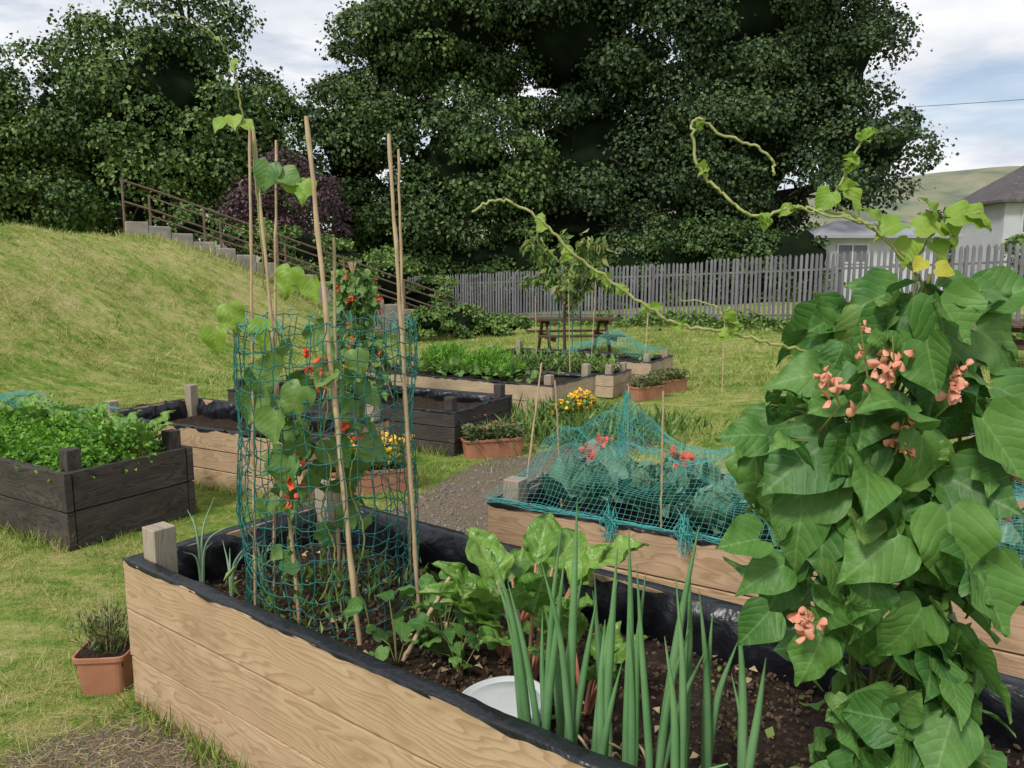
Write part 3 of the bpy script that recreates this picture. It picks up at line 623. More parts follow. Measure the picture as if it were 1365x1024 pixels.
# ---------------------------------------------------------------- canes & net cylinder in near bed
def canes(name,L,r=.0065):
    par=new_empty(name); a=Acc()
    for p0,p1,*rr in L:
        r_=rr[0] if rr else r; n_=26; P=A([A(p0)+(A(p1)-A(p0))*t for t in np.linspace(0,1,n_)]); P[1:-1,:2]+=rng.normal(size=(n_-2,2))*.0012
        R=np.linspace(r_,r_*.75,n_); R[::4]*=1.28; tube(a,P,R,7)
    build('bamboo',a,MT['cane'],par,smooth=True)
canes('bamboo_canes',[((-.905,2.58,.36),(-.85,2.6,2.07),.0055),((-.747,2.58,.36),(-.888,2.75,2.10),.007),((-.922,2.85,.36),(-.855,2.9,2.08),.0055),
 ((-.498,2.39,.36),(-.64,2.5,2.085),.009),((-.68,2.9,.36),(-.657,2.9,1.73),.0065),((-.324,2.58,.36),(-.40,2.6,2.05),.0075),((-.39,2.85,.36),(-.405,2.85,2.04),.0055),((-.36,2.3,.36),(-.197,2.35,.645),.008)])
par=new_empty('garden_netting'); a=Acc(); nc=38; nr=20; cx,cy,R0=-.655,2.70,.305
G=np.zeros((nr,nc,3))
for i in range(nr):
    for j in range(nc):
        t=2*math.pi*j/nc; z=.40+1.03*i/(nr-1); r=R0*(1+.09*nz(math.cos(t)*1.5,math.sin(t)*1.5,z*3))
        tw=.16*nz(z*2.5,3,t*.3)+.09*nz(math.cos(t)*3,math.sin(t)*3,z*7)
        G[i,j]=(cx+r*math.cos(t+tw),cy+r*math.sin(t+tw),z+.028*nz(math.cos(t)*4,math.sin(t)*4,z*6)+.014*math.sin(t*3+i)+(.06*nz(t*2,5,5) if i==nr-1 else 0))
P0=[];P1=[]
for i in range(nr):
    for j in range(nc):
        j2=(j+1)%nc; m_=(G[i,j]+G[i,j2])/2-Z3*U(.002,.010); P0+= [G[i,j],m_]; P1+=[m_,G[i,j2]]
        if i<nr-1:
            m_=(G[i,j]+G[i+1,j])/2+rng.normal(size=3)*.003; P0+=[G[i,j],m_];P1+=[m_,G[i+1,j]]
segs(a,A(P0),A(P1),.0020,5); 
build('mesh_cylinder',a,MT['gnet'],par,smooth=True)
a=Acc(); kp=G.reshape(-1,3); place(a,ICO,kp,rdir(len(kp)),rdir(len(kp)),.0038); build('knots',a,MT['net'],par,smooth=True)
a=Acc()
for k_ in range(26):
    t=U(0,6.28); p=A([cx+R0*math.cos(t),cy+R0*math.sin(t),1.42]); tube(a,smoothpath([p,p+A([U(-.02,.02),0,U(.01,.05)]),p+A([U(-.04,.04),0,U(-.05,.06)])],4),.0018,4)
build('loose_ends',a,MT['net2'],par)

# ---------------------------------------------------------------- climbing beans on the canes
def vine(acc,P,r0,r1,n=8,sides=6,wob=.004):
    Q=smoothpath(P,n); Q[1:-1]+=rng.normal(size=(len(Q)-2,3))*wob*.4; tube(acc,Q,np.linspace(r0,r1,len(Q)),sides); return Q
def leafset(acc,stem,pos,out,size,tpl=None,droop=.7,up=.45,jit=.35,axis=None):
    pos=np.asarray(pos);n=len(pos); d=nrm(out)*.55+A([0,0,-droop])+rng.normal(size=(n,3))*jit
    nn=nrm(out)*.8+A([0,0,up])+rng.normal(size=(n,3))*jit; size=np.broadcast_to(size,(n,))
    g=rng.integers(0,4,n)
    for q in range(4):
        k_=g==q
        if k_.any(): place(acc,tpl or BEANS[q],pos[k_],d[k_],nn[k_],size[k_],U(.4,2.0,k_.sum()),U(.85,1.15,k_.sum()))
PET=leaf_tpl([0,.2,.45,.7,.9,1],[.08,.28,.42,.44,.28,.05],-.6,.3,5,0,.06)
def flowers(acc,P,size,n=2):
    for q in range(n):
        m=len(P); place(acc,PET,P,rdir(m)+A([0,-.2,-.2]),rdir(m)+A([0,-.6,.5]),size*U(.8,1.2,m),U(.6,1.6,m),U(.8,1.2,m))
par=new_empty('runner_bean_plant'); st=Acc(); lf=Acc(); ly=Acc(); fl=Acc()
for (b,t,h) in (((-.62,2.6),(-.66,2.62),1.5),((-.75,2.6),(-.86,2.73),1.75),((-.8,2.75),(-.85,2.8),1.3),((-.5,2.5),(-.55,2.55),1.35),((-.6,2.45),(-.62,2.5),1.2)):
    P=[A([b[0]+(t[0]-b[0])*s+.018*math.cos(s*18),b[1]+(t[1]-b[1])*s+.018*math.sin(s*18),.38+(h-.38)*s]) for s in np.linspace(0,1,22)]
    vine(st,P,.0035,.002,3)
N=70; z=.5+ 1.0*rng.beta(2.2,2.0,N); t=U(0,6.28,N); r=U(.04,.2,N); P=np.stack([-.665+r*np.cos(t),2.6+r*np.sin(t)*.8,z],1)
leafset(lf,st,P,np.stack([np.cos(t),np.sin(t)-.5,0*t],1),U(.05,.12,N),jit=.5)
sp_=[(-1.0,2.6,1.42,.09),(-.93,2.55,1.50,.10),(-.84,2.6,1.28,.11),(-.80,2.5,1.45,.10),(-.74,2.62,1.62,.11),(-.66,2.6,1.58,.085),(-.78,2.72,1.93,.085),(-.70,2.70,1.92,.09),(-.86,2.6,1.2,.12),(-.72,2.42,1.02,.13),(-.66,2.4,1.25,.12),(-.74,2.4,1.17,.11)]
for i,(x,y,zz,s_) in enumerate(sp_):
    tgt=lf if zz<1.35 else ly
    place(tgt,BEANS[i%3],[(x,y,zz)],[(U(-.6,.6),-.2,-1 if zz<1.8 else -.4)],[(U(-.6,.6),-1,.5)],s_,1.6)
    tube(st,[(x,y,zz),(x*.6-.66*.4,y+.03,zz-.06)],.0017,4) if zz<1.5 else tube(st,[(x,y,zz),((x-.85)/2,y+.02,zz-.02),(-.86,2.72,zz-.05)],.0017,4)
P=vine(st,[(-.86,2.72,1.6),(-.875,2.72,1.85),(-.885,2.72,2.05),(-.905,2.7,2.13),(-.915,2.7,2.2),(-.925,2.7,2.27),(-.975,2.7,2.37),(-1.06,2.7,2.43),(-1.14,2.7,2.45)],.004,.0022,8)
for x,zz,s_ in ((-.93,2.12,.06),(-.96,2.11,.06),(-.90,2.10,.055),(-.91,2.28,.035),(-.905,2.30,.03),(-.975,2.37,.02),(-1.1,2.44,.018)): place(ly,BEAN,[(x,2.68,zz)],[(U(-1,1),-.3,-.3)],[(0,-.7,.8)],s_)
place(lf,BEAN,[(-.82,2.7,1.97),(-.78,2.7,1.94)],[(-.3,-.2,-1),(.8,-.2,-.4)],[(0,-1,.4),(0,-1,.6)],[.10,.08])
for c in ((-.62,2.45,1.28),(-.70,2.45,.98),(-.71,2.4,.93),(-.66,2.5,1.33),(-.55,2.5,1.1)):
    q=7; flowers(fl,A(c)+rng.normal(size=(q,3))*A([.014,.012,.03]),.020)
build('stems',st,MT['stem'],par,smooth=True); build('leaves',lf,MT['beanfar'],par,smooth=True); build('young_leaves',ly,MT['beanlight'],par,smooth=True); build('flowers',fl,MT['redf'],par,smooth=True)

# ---------------------------------------------------------------- big foreground bean
par=new_empty('runner_bean_plant'); st=Acc(); lf=Acc(); ly=Acc(); fl=Acc(); yv=Acc(); yl=Acc()
zs=A([.40,.66,.82,.90,.975,1.1,1.2,1.30,1.385,1.48,1.56]); lo=A([.62,.60,.585,.57,.53,.46,.48,.43,.52,.59,.63]); hi=A([.90,.90,.88,.87,.86,.86,.92,.94,.90,.87,.84])
y0=1.46
N=290; z=U(.42,1.54,N)+.0
l=np.interp(z,zs,lo);h=np.interp(z,zs,hi); cx_=(l+h)/2; hf=(h-l)/2-.02
t=U(0,6.28,N); t=np.where((np.sin(t)>.3)&(rng.random(N)<.5),-t,t); r=.2+.95*rng.random(N)**.6
P=np.stack([cx_+hf*np.cos(t)*r,y0+.17*np.sin(t)*r,z],1); out=np.stack([np.cos(t),np.sin(t)*1.0,0*t],1)
P=P+Z3*.04
sz=U(.045,.135,N)*np.where(r>.75,1,.85)
leafset(lf,st,P,out,sz,droop=.6,up=.7,jit=.55)
for i in range(0,N):
    b=A([cx_[i]*.35+.745*.65,y0,z[i]-.06]); m_=(b+P[i])/2+Z3*.03; tube(st,[b,m_,P[i]],[.002,.0018,.0014],4)
for k_ in range(6):
    bx=.66+.045*k_; ph=U(0,6)
    P_=[A([.74+(bx-.74)*(1-s*.5)+.015*math.cos(s*16+ph),y0+.05*math.sin(k_*2)+.015*math.sin(s*16+ph),.38+1.22*s]) for s in np.linspace(0,1,26)]
    vine(st,P_,.0045,.0028,3)
R1=[(.60,1.44,1.43),(.56,1.42,1.455),(.47,1.40,1.475),(.395,1.40,1.495),(.30,1.39,1.51),(.243,1.38,1.54),(.175,1.37,1.585),(.106,1.36,1.635),(.051,1.35,1.69),(.011,1.35,1.715),(-.03,1.35,1.725),(-.068,1.35,1.705)]
vine(yv,R1,.0032,.0022,8,7,.004)
R2=[(.75,1.45,1.55),(.737,1.43,1.607),(.69,1.42,1.648),(.635,1.42,1.69),(.552,1.42,1.713),(.498,1.42,1.716),(.443,1.42,1.702),(.41,1.42,1.715),(.369,1.42,1.75),(.335,1.42,1.785),(.32,1.42,1.85),(.327,1.42,1.872),(.372,1.42,1.845),(.43,1.42,1.825),(.463,1.42,1.80),(.468,1.42,1.775)]
vine(yv,R2,.0034,.0022,8,7,.004)
vine(yv,[(.635,1.42,1.69),(.585,1.43,1.73),(.60,1.43,1.78),(.617,1.43,1.82),(.63,1.43,1.845)],.003,.002,8,6,.002)
vine(yv,[(.74,1.43,1.6),(.66,1.41,1.67),(.64,1.41,1.69),(.56,1.41,1.705),(.5,1.41,1.72)],.0025,.0018,8,6,.004)
vine(yv,[(.39,1.40,1.495),(.38,1.39,1.52),(.36,1.39,1.545),(.30,1.39,1.555)],.002,.0012,8,6,.003)
for x,zz in ((.40,1.50),(.385,1.525),(.395,1.51),(.375,1.49),(.243,1.54),(.165,1.59),(.327,1.865),(.345,1.79),(.445,1.70),(.61,1.80),(.625,1.84),(.60,1.79),(.635,1.85),(.59,1.755),(.15,1.6),(.10,1.635),(.30,1.515),(.05,1.69),(.20,1.565),(.46,1.48),(.50,1.72)):
    q=4; place(yl,BEAN,A([[x,1.39 if x<.41 and zz<1.7 else 1.42,zz]])+rng.normal(size=(q,3))*.004,rng.normal(size=(q,3))+A([0,-.3,.2]),rng.normal(size=(q,3))+A([0,-1,.5]),U(.010,.024,q),1.5)
for x,zz,s_,dx,dz in ((.57,1.745,.045,-.5,-.7),(.60,1.745,.045,.7,-.7),(.455,1.70,.025,0,-1),(.70,1.69,.055,-.8,-.2),(.73,1.68,.065,.9,.1),(.79,1.70,.07,.9,.0),(.78,1.69,.05,.4,-.6),(.76,1.70,.045,-.3,.7),(.72,1.66,.05,-.4,-.9),(.76,1.655,.05,.5,-.7),(.66,1.69,.04,-.4,.6),(.82,1.71,.05,.9,-.3)):
    place(yl,BEAN,[(x,1.42,zz)],[(dx,-.3,dz)],[(U(-.4,.4),-.7,.9)],s_,1.6)
vine(yv,[(.735,1.43,1.61),(.75,1.42,1.66),(.79,1.42,1.695),(.84,1.42,1.71)],.0028,.0015,8,6,.003)
for i,(x,y,zz,s_,dx,dz) in enumerate(((.70,1.42,1.57,.105,-.7,-.2),(.78,1.40,1.57,.11,.9,.1),(.86,1.42,1.55,.10,.8,.3),(.83,1.38,1.5,.12,.8,-.5),(.68,1.36,1.52,.12,-.6,-.6),(.75,1.34,1.47,.13,-.2,-1),(.62,1.36,1.40,.12,-.8,-.3),(.57,1.38,1.42,.10,-.9,.1),
  (.74,1.27,1.20,.14,.1,-1),(.66,1.27,1.16,.13,-.8,-.5),(.79,1.28,1.36,.12,.5,-.8),(.69,1.28,1.33,.13,.1,-1),(.55,1.36,1.27,.11,-.9,-.2),(.46,1.38,1.31,.09,-1,.1),(.45,1.36,1.12,.085,-1,-.1),(.50,1.36,1.07,.09,-.9,-.3),(.47,1.34,.99,.085,-.7,-.7),(.56,1.32,.95,.10,-.4,-.8),(.80,1.28,1.1,.13,.4,-.9),(.72,1.29,1.02,.12,-.5,-.9),(.86,1.36,1.40,.11,.9,-.4))):
    place(lf,BEANS[i%4],[(x,y,zz)],[(dx,-.25,dz)],[(U(-.45,.45),-.8,.65)],s_,1.3)
N2=50; z=U(.55,1.55,N2); l=np.interp(z,zs,lo);h=np.interp(z,zs,hi); t=U(-3.1,0,N2); P=np.stack([(l+h)/2+(h-l)/2*np.cos(t),y0+.17*np.sin(t),z],1)
leafset(ly,st,P,np.stack([np.cos(t),np.sin(t),0*t],1),U(.03,.09,N2),jit=.6)
ye=Acc()
place(ye,BEAN,[(.735,1.40,1.625),(.76,1.4,1.61),(.88,1.38,1.28),(.955,1.40,1.26)],[(-.6,-.3,-.6),(.8,-.3,-.2),(.4,-.3,-.9),(.5,-.3,-.9)],[(0,-1,.5)]*4,[.03,.035,.04,.04])
for i,(bx,bz,tx,tz) in enumerate(((.60,1.40,.575,1.52),(.64,1.42,.63,1.50),(.55,1.38,.52,1.45),(.73,1.38,.76,1.46),(.85,1.20,.88,1.27),(.52,.98,.515,1.02),(.65,1.30,.66,1.36),(.90,1.27,.91,1.25))):
    y_=1.28 if bx<.8 else 1.32; tube(st,[(bx,y_+.08,bz-.06),(bx,y_,bz),(tx,y_,tz)],[.0022,.002,.0012],5)
    q=9; s=U(.05,1,q); PP=A([bx,y_,bz])+(A([tx-bx,0,tz-bz]))*s[:,None]+rng.normal(size=(q,3))*.009
    flowers(fl,PP,.017*(1.15-.55*s),3)
build('stems',st,MT['stem'],par,smooth=True); build('leaves',lf,MT['bean'],par,smooth=True); build('pale_leaves',ly,MT['beanfar'],par,smooth=True); build('runners',yv,MT['vine'],par,smooth=True)
build('young_leaves',yl,MT['beanlight'],par,smooth=True); build('yellowing_leaves',ye,MT['yellowleaf'],par,smooth=True); build('flowers',fl,MT['pinkf'],par,smooth=True)
canes('bamboo_cane',[((.74,1.5,.36),(.74,1.47,1.5),.006)])

# ---------------------------------------------------------------- onions
par=new_empty('onion_plants'); a=Acc()
def onion(x,y,hts,spread=.1):
    for h_ in hts:
        th=U(0,6.28); sp2=U(.02,spread); b=A([x+U(-.012,.012),y+U(-.012,.012),.37]); tx=math.cos(th)*sp2*1.3; ty=math.sin(th)*sp2*.6
        P=smoothpath([b,b+A([tx*.15,ty*.15,h_*.3]),b+A([tx*.5+U(-.006,.006),ty*.5,h_*.68]),b+A([tx,ty,h_])],5)
        n_=len(P); s=np.linspace(0,1,n_); R=.0100*(.75+.5*np.sin(s*2.4))*(1-s**2.2)+.0008; tube(a,P,R*U(.7,1.15),9)
for x,y,hs in ((.04,1.80,(.56,.44,.48)),(.08,1.74,(.66,.5,.42,.58)),(.14,1.70,(.60,.72,.48)),(.20,1.66,(.62,.45,.55,.36)),(.26,1.60,(.68,.5,.6)),(.31,1.56,(.5,.62,.42,.70)),(.38,1.62,(.62,.5,.40)),(.44,1.60,(.55,.42,.48)),(.36,1.50,(.5,.62,.4)),(.52,1.56,(.5,.42,.36)),(.13,1.85,(.5,.42)),(.24,1.78,(.52,.45))): onion(x,y,hs)
tube(a,smoothpath([(.20,1.6,.37),(.3,1.58,.46),(.42,1.56,.52),(.47,1.55,.545)],5),np.linspace(.009,.002,16),8)
build('leaves',a,MT['onion'],par,smooth=True)
a=Acc()
for q in range(26):
    x=U(0,.5); y=1.78-.5*x+U(-.06,.06); th=U(0,6.28); l=U(.08,.2); tube(a,smoothpath([(x,y,.41),(x+math.cos(th)*l*.5,y+math.sin(th)*l*.5,.45),(x+math.cos(th)*l,y+math.sin(th)*l,.405)],4),[.004]*8+[.001],5)
build('withered_leaves',a,MT['straw'],par,smooth=True)
par=new_empty('leek_plant'); a=Acc()
for x,y in ((-1.19,2.83),(-1.06,2.78),(-.98,2.9)):
    for i in range(6):
        th=U(0,6.28); b=A([x,y,.38]); s_=U(.05,.16); h_=U(.22,.42) if x<-1.1 else U(.15,.28)
        tube(a,smoothpath([b,b+A([math.cos(th)*s_*.2,math.sin(th)*s_*.2,h_*.6]),b+A([math.cos(th)*s_,math.sin(th)*s_,h_*U(.75,1.05)])],6),np.linspace(.008,.0008,13),5)
build('leaves',a,MT['leek'],par,smooth=True)
def chard(name,x,y,n,hmin,hmax,s0,s1,mat='chard',stem='pinkstem'):
    par=new_empty(name); a=Acc(); s=Acc()
    for i in range(n):
        th=2*math.pi*i/n+U(-.3,.3); o=A([math.cos(th),math.sin(th),0]); h_=U(hmin,hmax); b=A([x,y,.39])+o*.02; p=b+o*h_*.45+Z3*h_
        tube(s,smoothpath([b,(b+p)/2+Z3*.02,p],4),np.linspace(.008,.005,9),6)
        L_=U(s0,s1); d=nrm(o*.45+A([0,0,1])*U(.4,1.3)+rng.normal(size=3)*.15)
        place(a,CHARD,[p-Z3*.01],[d],[-o*.8+A([0,0,.5])+rng.normal(size=3)*.2],L_,U(.8,2.0),U(.9,1.25))
    build('stems',s,MT[stem],par,smooth=True); ob=build('leaves',a,MT[mat],par,smooth=True)
    md=ob.modifiers.new('sub','SUBSURF'); md.levels=1; md.render_levels=1
    tx=bpy.data.textures.get('crinkle') or bpy.data.textures.new('crinkle','CLOUDS'); tx.noise_scale=.03
    dm=ob.modifiers.new('crinkle','DISPLACE'); dm.texture=tx; dm.strength=.035; dm.texture_coords='GLOBAL'
chard('chard_plant',.05,2.20,13,.14,.30,.15,.23)
chard('chard_plant',-.02,2.34,8,.08,.2,.14,.21)
chard('beetroot_plant',.20,2.02,8,.06,.16,.10,.16)
par=new_empty('dwarf_bean_plant'); a=Acc(); s=Acc()
for cx3,cy3,q in ((-.22,2.33,26),(-.30,2.45,16),(-.36,2.27,10),(-.16,2.22,18)):
    t=U(0,6.28,q); r=U(.02,.11,q); P=np.stack([cx3+r*np.cos(t),cy3+r*np.sin(t),.42+U(.02,.17,q)],1)
    leafset(a,s,P,np.stack([np.cos(t),np.sin(t),.6+0*t],1),U(.035,.07,q),droop=.2,up=1.0)
    for p in P[::2]: tube(s,[A([cx3,cy3,.38]),(A([cx3,cy3,.40])+p)/2+Z3*.02,p],.0016,4)
build('stems',s,MT['stem'],par); build('leaves',a,MT['bean'],par,smooth=True)
par=new_empty('seedlings'); a=Acc(); N=260; t=U(0,6.28,N); r=U(0,.45,N); P=np.stack([-.66+r*np.cos(t),2.7+r*np.sin(t)*.8,.40+U(0,.10,N)],1)
place(a,LONG,P,rdir(N)*.6+A([0,0,.8]),rdir(N),U(.03,.08,N)); 
N=120; u=U(.3,2.8,N); w=U(.1,.85,N); place(a,DIA,c1+e1*u[:,None]+n1v*w[:,None]+Z3*.41,rdir(N)*.8+A([0,0,.5]),rdir(N)*.5+Z3,U(.015,.035,N)); build('leaves',a,MT['weeds'],par)
a=Acc(); N=130; u=U(.1,3.0,N); w=U(.08,.88,N); place(a,DIA,c1+e1*u[:,None]+n1v*w[:,None]+Z3*.412,rdir(N)*A([1,1,.2]),rdir(N)*.4+Z3,U(.015,.035,N),2); build('fallen_leaves',a,MT['straw'])

# ---------------------------------------------------------------- bed 2: cabbages, net
par=new_empty('cabbage_plants'); a=Acc()
for u in np.arange(.35,3.6,.34):
    for w in (.28,.66):
        c=loc(c2,e2,n2v,u+U(-.05,.05),w+U(-.05,.05),.46); n_=20; th=np.arange(n_)*2.4+U(0,6); el=np.linspace(.25,1.4,n_)
        o=np.stack([np.cos(th)*np.cos(el),np.sin(th)*np.cos(el),np.sin(el)],1); nn=np.stack([-np.cos(th)*np.sin(el),-np.sin(th)*np.sin(el),np.cos(el)],1)
        place(a,CABB,c+o*A([.03,.03,.02])+Z3*U(0,.10),o+rng.normal(size=(n_,3))*.15,nn+rng.normal(size=(n_,3))*.2,np.linspace(.24,.11,n_)*U(.75,1.1,n_),U(.8,1.8,n_),U(.75,1.1,n_))
build('leaves',a,MT['cabbage'],par,smooth=True)
canes('bamboo_canes',[(loc(c2,e2,n2v,.12,.5,.4),loc(c2,e2,n2v,.10,.45,1.08)),(loc(c2,e2,n2v,.78,.16,.4),loc(c2,e2,n2v,.78,.14,1.12)),(loc(c2,e2,n2v,.28,.95,.4),loc(c2,e2,n2v,.28,.95,1.0)),(loc(c2,e2,n2v,1.5,.9,.4),loc(c2,e2,n2v,1.5,.92,1.25)),(loc(c2,e2,n2v,2.4,.5,.4),loc(c2,e2,n2v,2.4,.5,1.1))],.005)
def netgrid(name,c,e,n,L,W,hf,cell,mat,r=.0009,u0=-.03,w0=-.02):
    nu=int(L/cell);nw=int(W*1.35/cell); G=np.zeros((nu+1,nw+1,3))
    for i in range(nu+1):
        for j in range(nw+1):
            u=u0+L*i/nu; w=w0+W*j/nw; G[i,j]=c+e*(u+.03*nz(u*6,w*6,5))+n*(w+.03*nz(u*6,w*6,9))+Z3*hf(u,w)
    P0=np.concatenate([G[:-1].reshape(-1,3),G[:,:-1].reshape(-1,3)]);P1=np.concatenate([G[1:].reshape(-1,3),G[:,1:].reshape(-1,3)])
    a=Acc(); segs(a,P0,P1,r,3); return build(name,a,MT[mat])
def hf2(u,w):
    b=.585; s=math.sin(math.pi*min(max((w+.02)/1.09,0),1)); pk=0
    for pu,pw,ph in ((.10,.45,.08),(.78,.2,.03),(.28,.92,.30),(1.5,.92,.44),(2.4,.5,.14)):
        d=math.hypot((u-pu),(w-pw)); pk+=ph*math.exp(-(d/.20)**1.0)
    endf=min(1,max(0,(u+.03)/.12))
    fold_=.035*(1-4*abs(nz(u*3+w*2,w*3-u,7)))
    return b+(.13*s**.6+pk)*endf*min(1,(w+.02)/.10)+(.06*nz(u*4,w*4,1)+.025*nz(u*12,w*12,1)+fold_)*s
netgrid('crop_netting',c2,e2,n2v,3.75,1.09,hf2,.025,'net2',.0006)
a=Acc()
for (u,w,h) in ((.62,-.02,.56),(.95,-.03,.58)):
    for k_ in range(26):
        p=loc(c2,e2,n2v,u,w,h); tube(a,smoothpath([p+rng.normal(size=3)*.02+Z3*.06,p+rng.normal(size=3)*.02,p+rng.normal(size=3)*.02-Z3*U(.02,.07)],4),.0016,4)
for k_ in range(22):
    p=loc(c2,e2,n2v,.28,.93,.55); q=rng.normal(size=3)*.012; tube(a,smoothpath([p+q+Z3*.42,p+q*1.5+Z3*.2+rng.normal(size=3)*.025,p+q*6],6),.0012,4)
for k_ in range(9):
    P=[loc(c2,e2,n2v,u,-.012+U(-.01,.01),.575+U(-.015,.015)) for u in np.arange(.0,3.4,.12)]; tube(a,smoothpath(P,3),.0012,3)
build('bunched_netting',a,MT['net2'])
a=Acc();
for u,w,z in ((.25,.55,.70),(.30,.6,.76),(.62,.7,.74),(.68,.75,.70),(.7,.6,.72)):
    q=5; flowers(a,loc(c2,e2,n2v,u,w,z)+rng.normal(size=(q,3))*.022,.030,3)
build('nasturtium_flowers',a,MT['redf'],smooth=True)
chard('lettuce_plant',*loc(cF,eF,nF,.5,.4,0)[:2],12,.03,.1,.12,.2,'chard','stem'); chard('lettuce_plant',*loc(cF,eF,nF,1.0,.5,0)[:2],12,.03,.1,.12,.2,'chard','stem')

# ---------------------------------------------------------------- bed A: parsley + lettuces
par=new_empty('parsley_plants'); a=Acc(); s=Acc()
for u in np.arange(.2,2.3,.25):
    for w in (.2,.45,.68):
        c=loc(cA,eA,nA,u+U(-.05,.05),w,.40); q=260; d=rdir(q); d[:,2]=abs(d[:,2]); P=c+d*A([.17,.17,.22])*(rng.random((q,1))**.4)*U(.7,1.4)
        place(a,DIA,P,d+rng.normal(size=(q,3))*.6,rng.normal(size=(q,3))*.5+A([0,0,1]),U(.022,.045,q),2)
build('leaves',a,MT['parsley'],par)
for u in (.3,.7,1.1,1.5,1.9,2.2): 
    p=loc(cA,eA,nA,u,.6,0); chard('lettuce_plant',p[0],p[1],9,.08,.18,.14,.21,'chard','stem')
def hfA(u,w): return .60+.05*math.sin(u*5)+.05*nz(u*3,w*3,2)
netgrid('crop_netting',cA,eA,nA,1.6,.35,hfA,.025,'net2',.0009,-.1,.60)
# ---------------------------------------------------------------- far beds planting
def beanpole(bc,top,rad,N,nf):
    par=new_empty('runner_bean_plant'); a=Acc(); fl=Acc(); s=Acc()
    z=rng.random(N)**.9; r=rad*(1-z*.55)*rng.random(N)**.4; t=U(0,6.28,N); P=bc+np.stack([r*np.cos(t),r*np.sin(t),.05+z*(top-.15)],1)
    leafset(a,s,P,np.stack([np.cos(t),np.sin(t),0*t],1),U(.05,.11,N),jit=.5)
    for i in range(5):
        t_=i*1.26; tube(s,[bc+A([.9*rad*math.cos(t_),.9*rad*math.sin(t_),0]),bc+A([-.04*math.cos(t_),-.04*math.sin(t_),top])],.007,5)
    for i in range(nf):
        t_=U(0,6.28); zz=U(.3,top-.15); rr=rad*1.05*(1-zz*.4); p=bc+A([rr*math.cos(t_),rr*math.sin(t_),zz]); q=5; flowers(fl,p+rng.normal(size=(q,3))*A([.012,.012,.03]),.026)
    build('canes_stems',s,MT['cane'],par); build('leaves',a,MT['beanfar'],par,smooth=True); build('flowers',fl,MT['redf'],par,smooth=True)
beanpole(A([-1.62,7.95,.32]),1.4,.42,600,24)
a=Acc(); N=9000; u=U(.7,1.9,N); w=U(.45,1.0,N); P=cD+eD*u[:,None]+nD*w[:,None]+Z3*(.36+U(0,.30,N)*(.6+.4*np.sin(u*9)))[:,None]
place(a,LONG,P,rdir(N)*.8+A([0,0,.8]),rdir(N),U(.05,.12,N),1,.5); build('carrot_plants',a,MT['parsley'])
a=Acc(); N=110; u=U(.3,2.6,N); w=U(.1,.6,N); P=cD+eD*u[:,None]+nD*w[:,None]+Z3*(.38+U(0,.1,N))[:,None]
place(a,CABB,P,rdir(N)*.7+A([0,0,.2]),rdir(N)*.4+A([0,0,1]),U(.06,.14,N)); build('squash_plant',a,MT['beanfar'],smooth=True)
a=Acc(); N=90; u=U(.2,2.5,N); w=U(.2,.9,N); P=cE+eE*u[:,None]+nE*w[:,None]+Z3*(.30+U(0,.08,N))[:,None]
place(a,CABB,P,rdir(N)*.7+A([0,0,.2]),rdir(N)*.4+A([0,0,1]),U(.05,.10,N)); build('salad_plants',a,MT['chard'],smooth=True)
a=Acc(); N=1500; u=U(.1,1.6,N); w=U(.1,.6,N); P=cG+eG*u[:,None]+nG*w[:,None]+Z3*(.27+U(0,.16,N))[:,None]
place(a,LONG,P,rdir(N)*.7+A([0,0,.8]),rdir(N),U(.05,.14,N),1,.8); build('herb_plants',a,MT['weeds'])
def hfE(u,w): return .42+.12*math.sin(math.pi*w/1.0)+.05*nz(u*3,w*3,4)+.20*math.exp(-((u-1.9)/.25)**2)
netgrid('crop_netting',cE,eE,nE,1.3,1.0,hfE,.045,'net2',.0013,1.3,.02)
canes('bamboo_canes',[((.75,9.9,.2),(.72,9.9,1.35)),((1.15,11.2,.2),(1.2,11.2,1.5)),((2.8,10.2,0),(2.8,10.2,1.05),.009),((.35,10.8,.2),(.32,10.8,1.3)),((.1,5.6,0),(.22,5.7,.95),.008),((1.9,11.1,0),(1.95,11.1,1.1),.012)],.007)

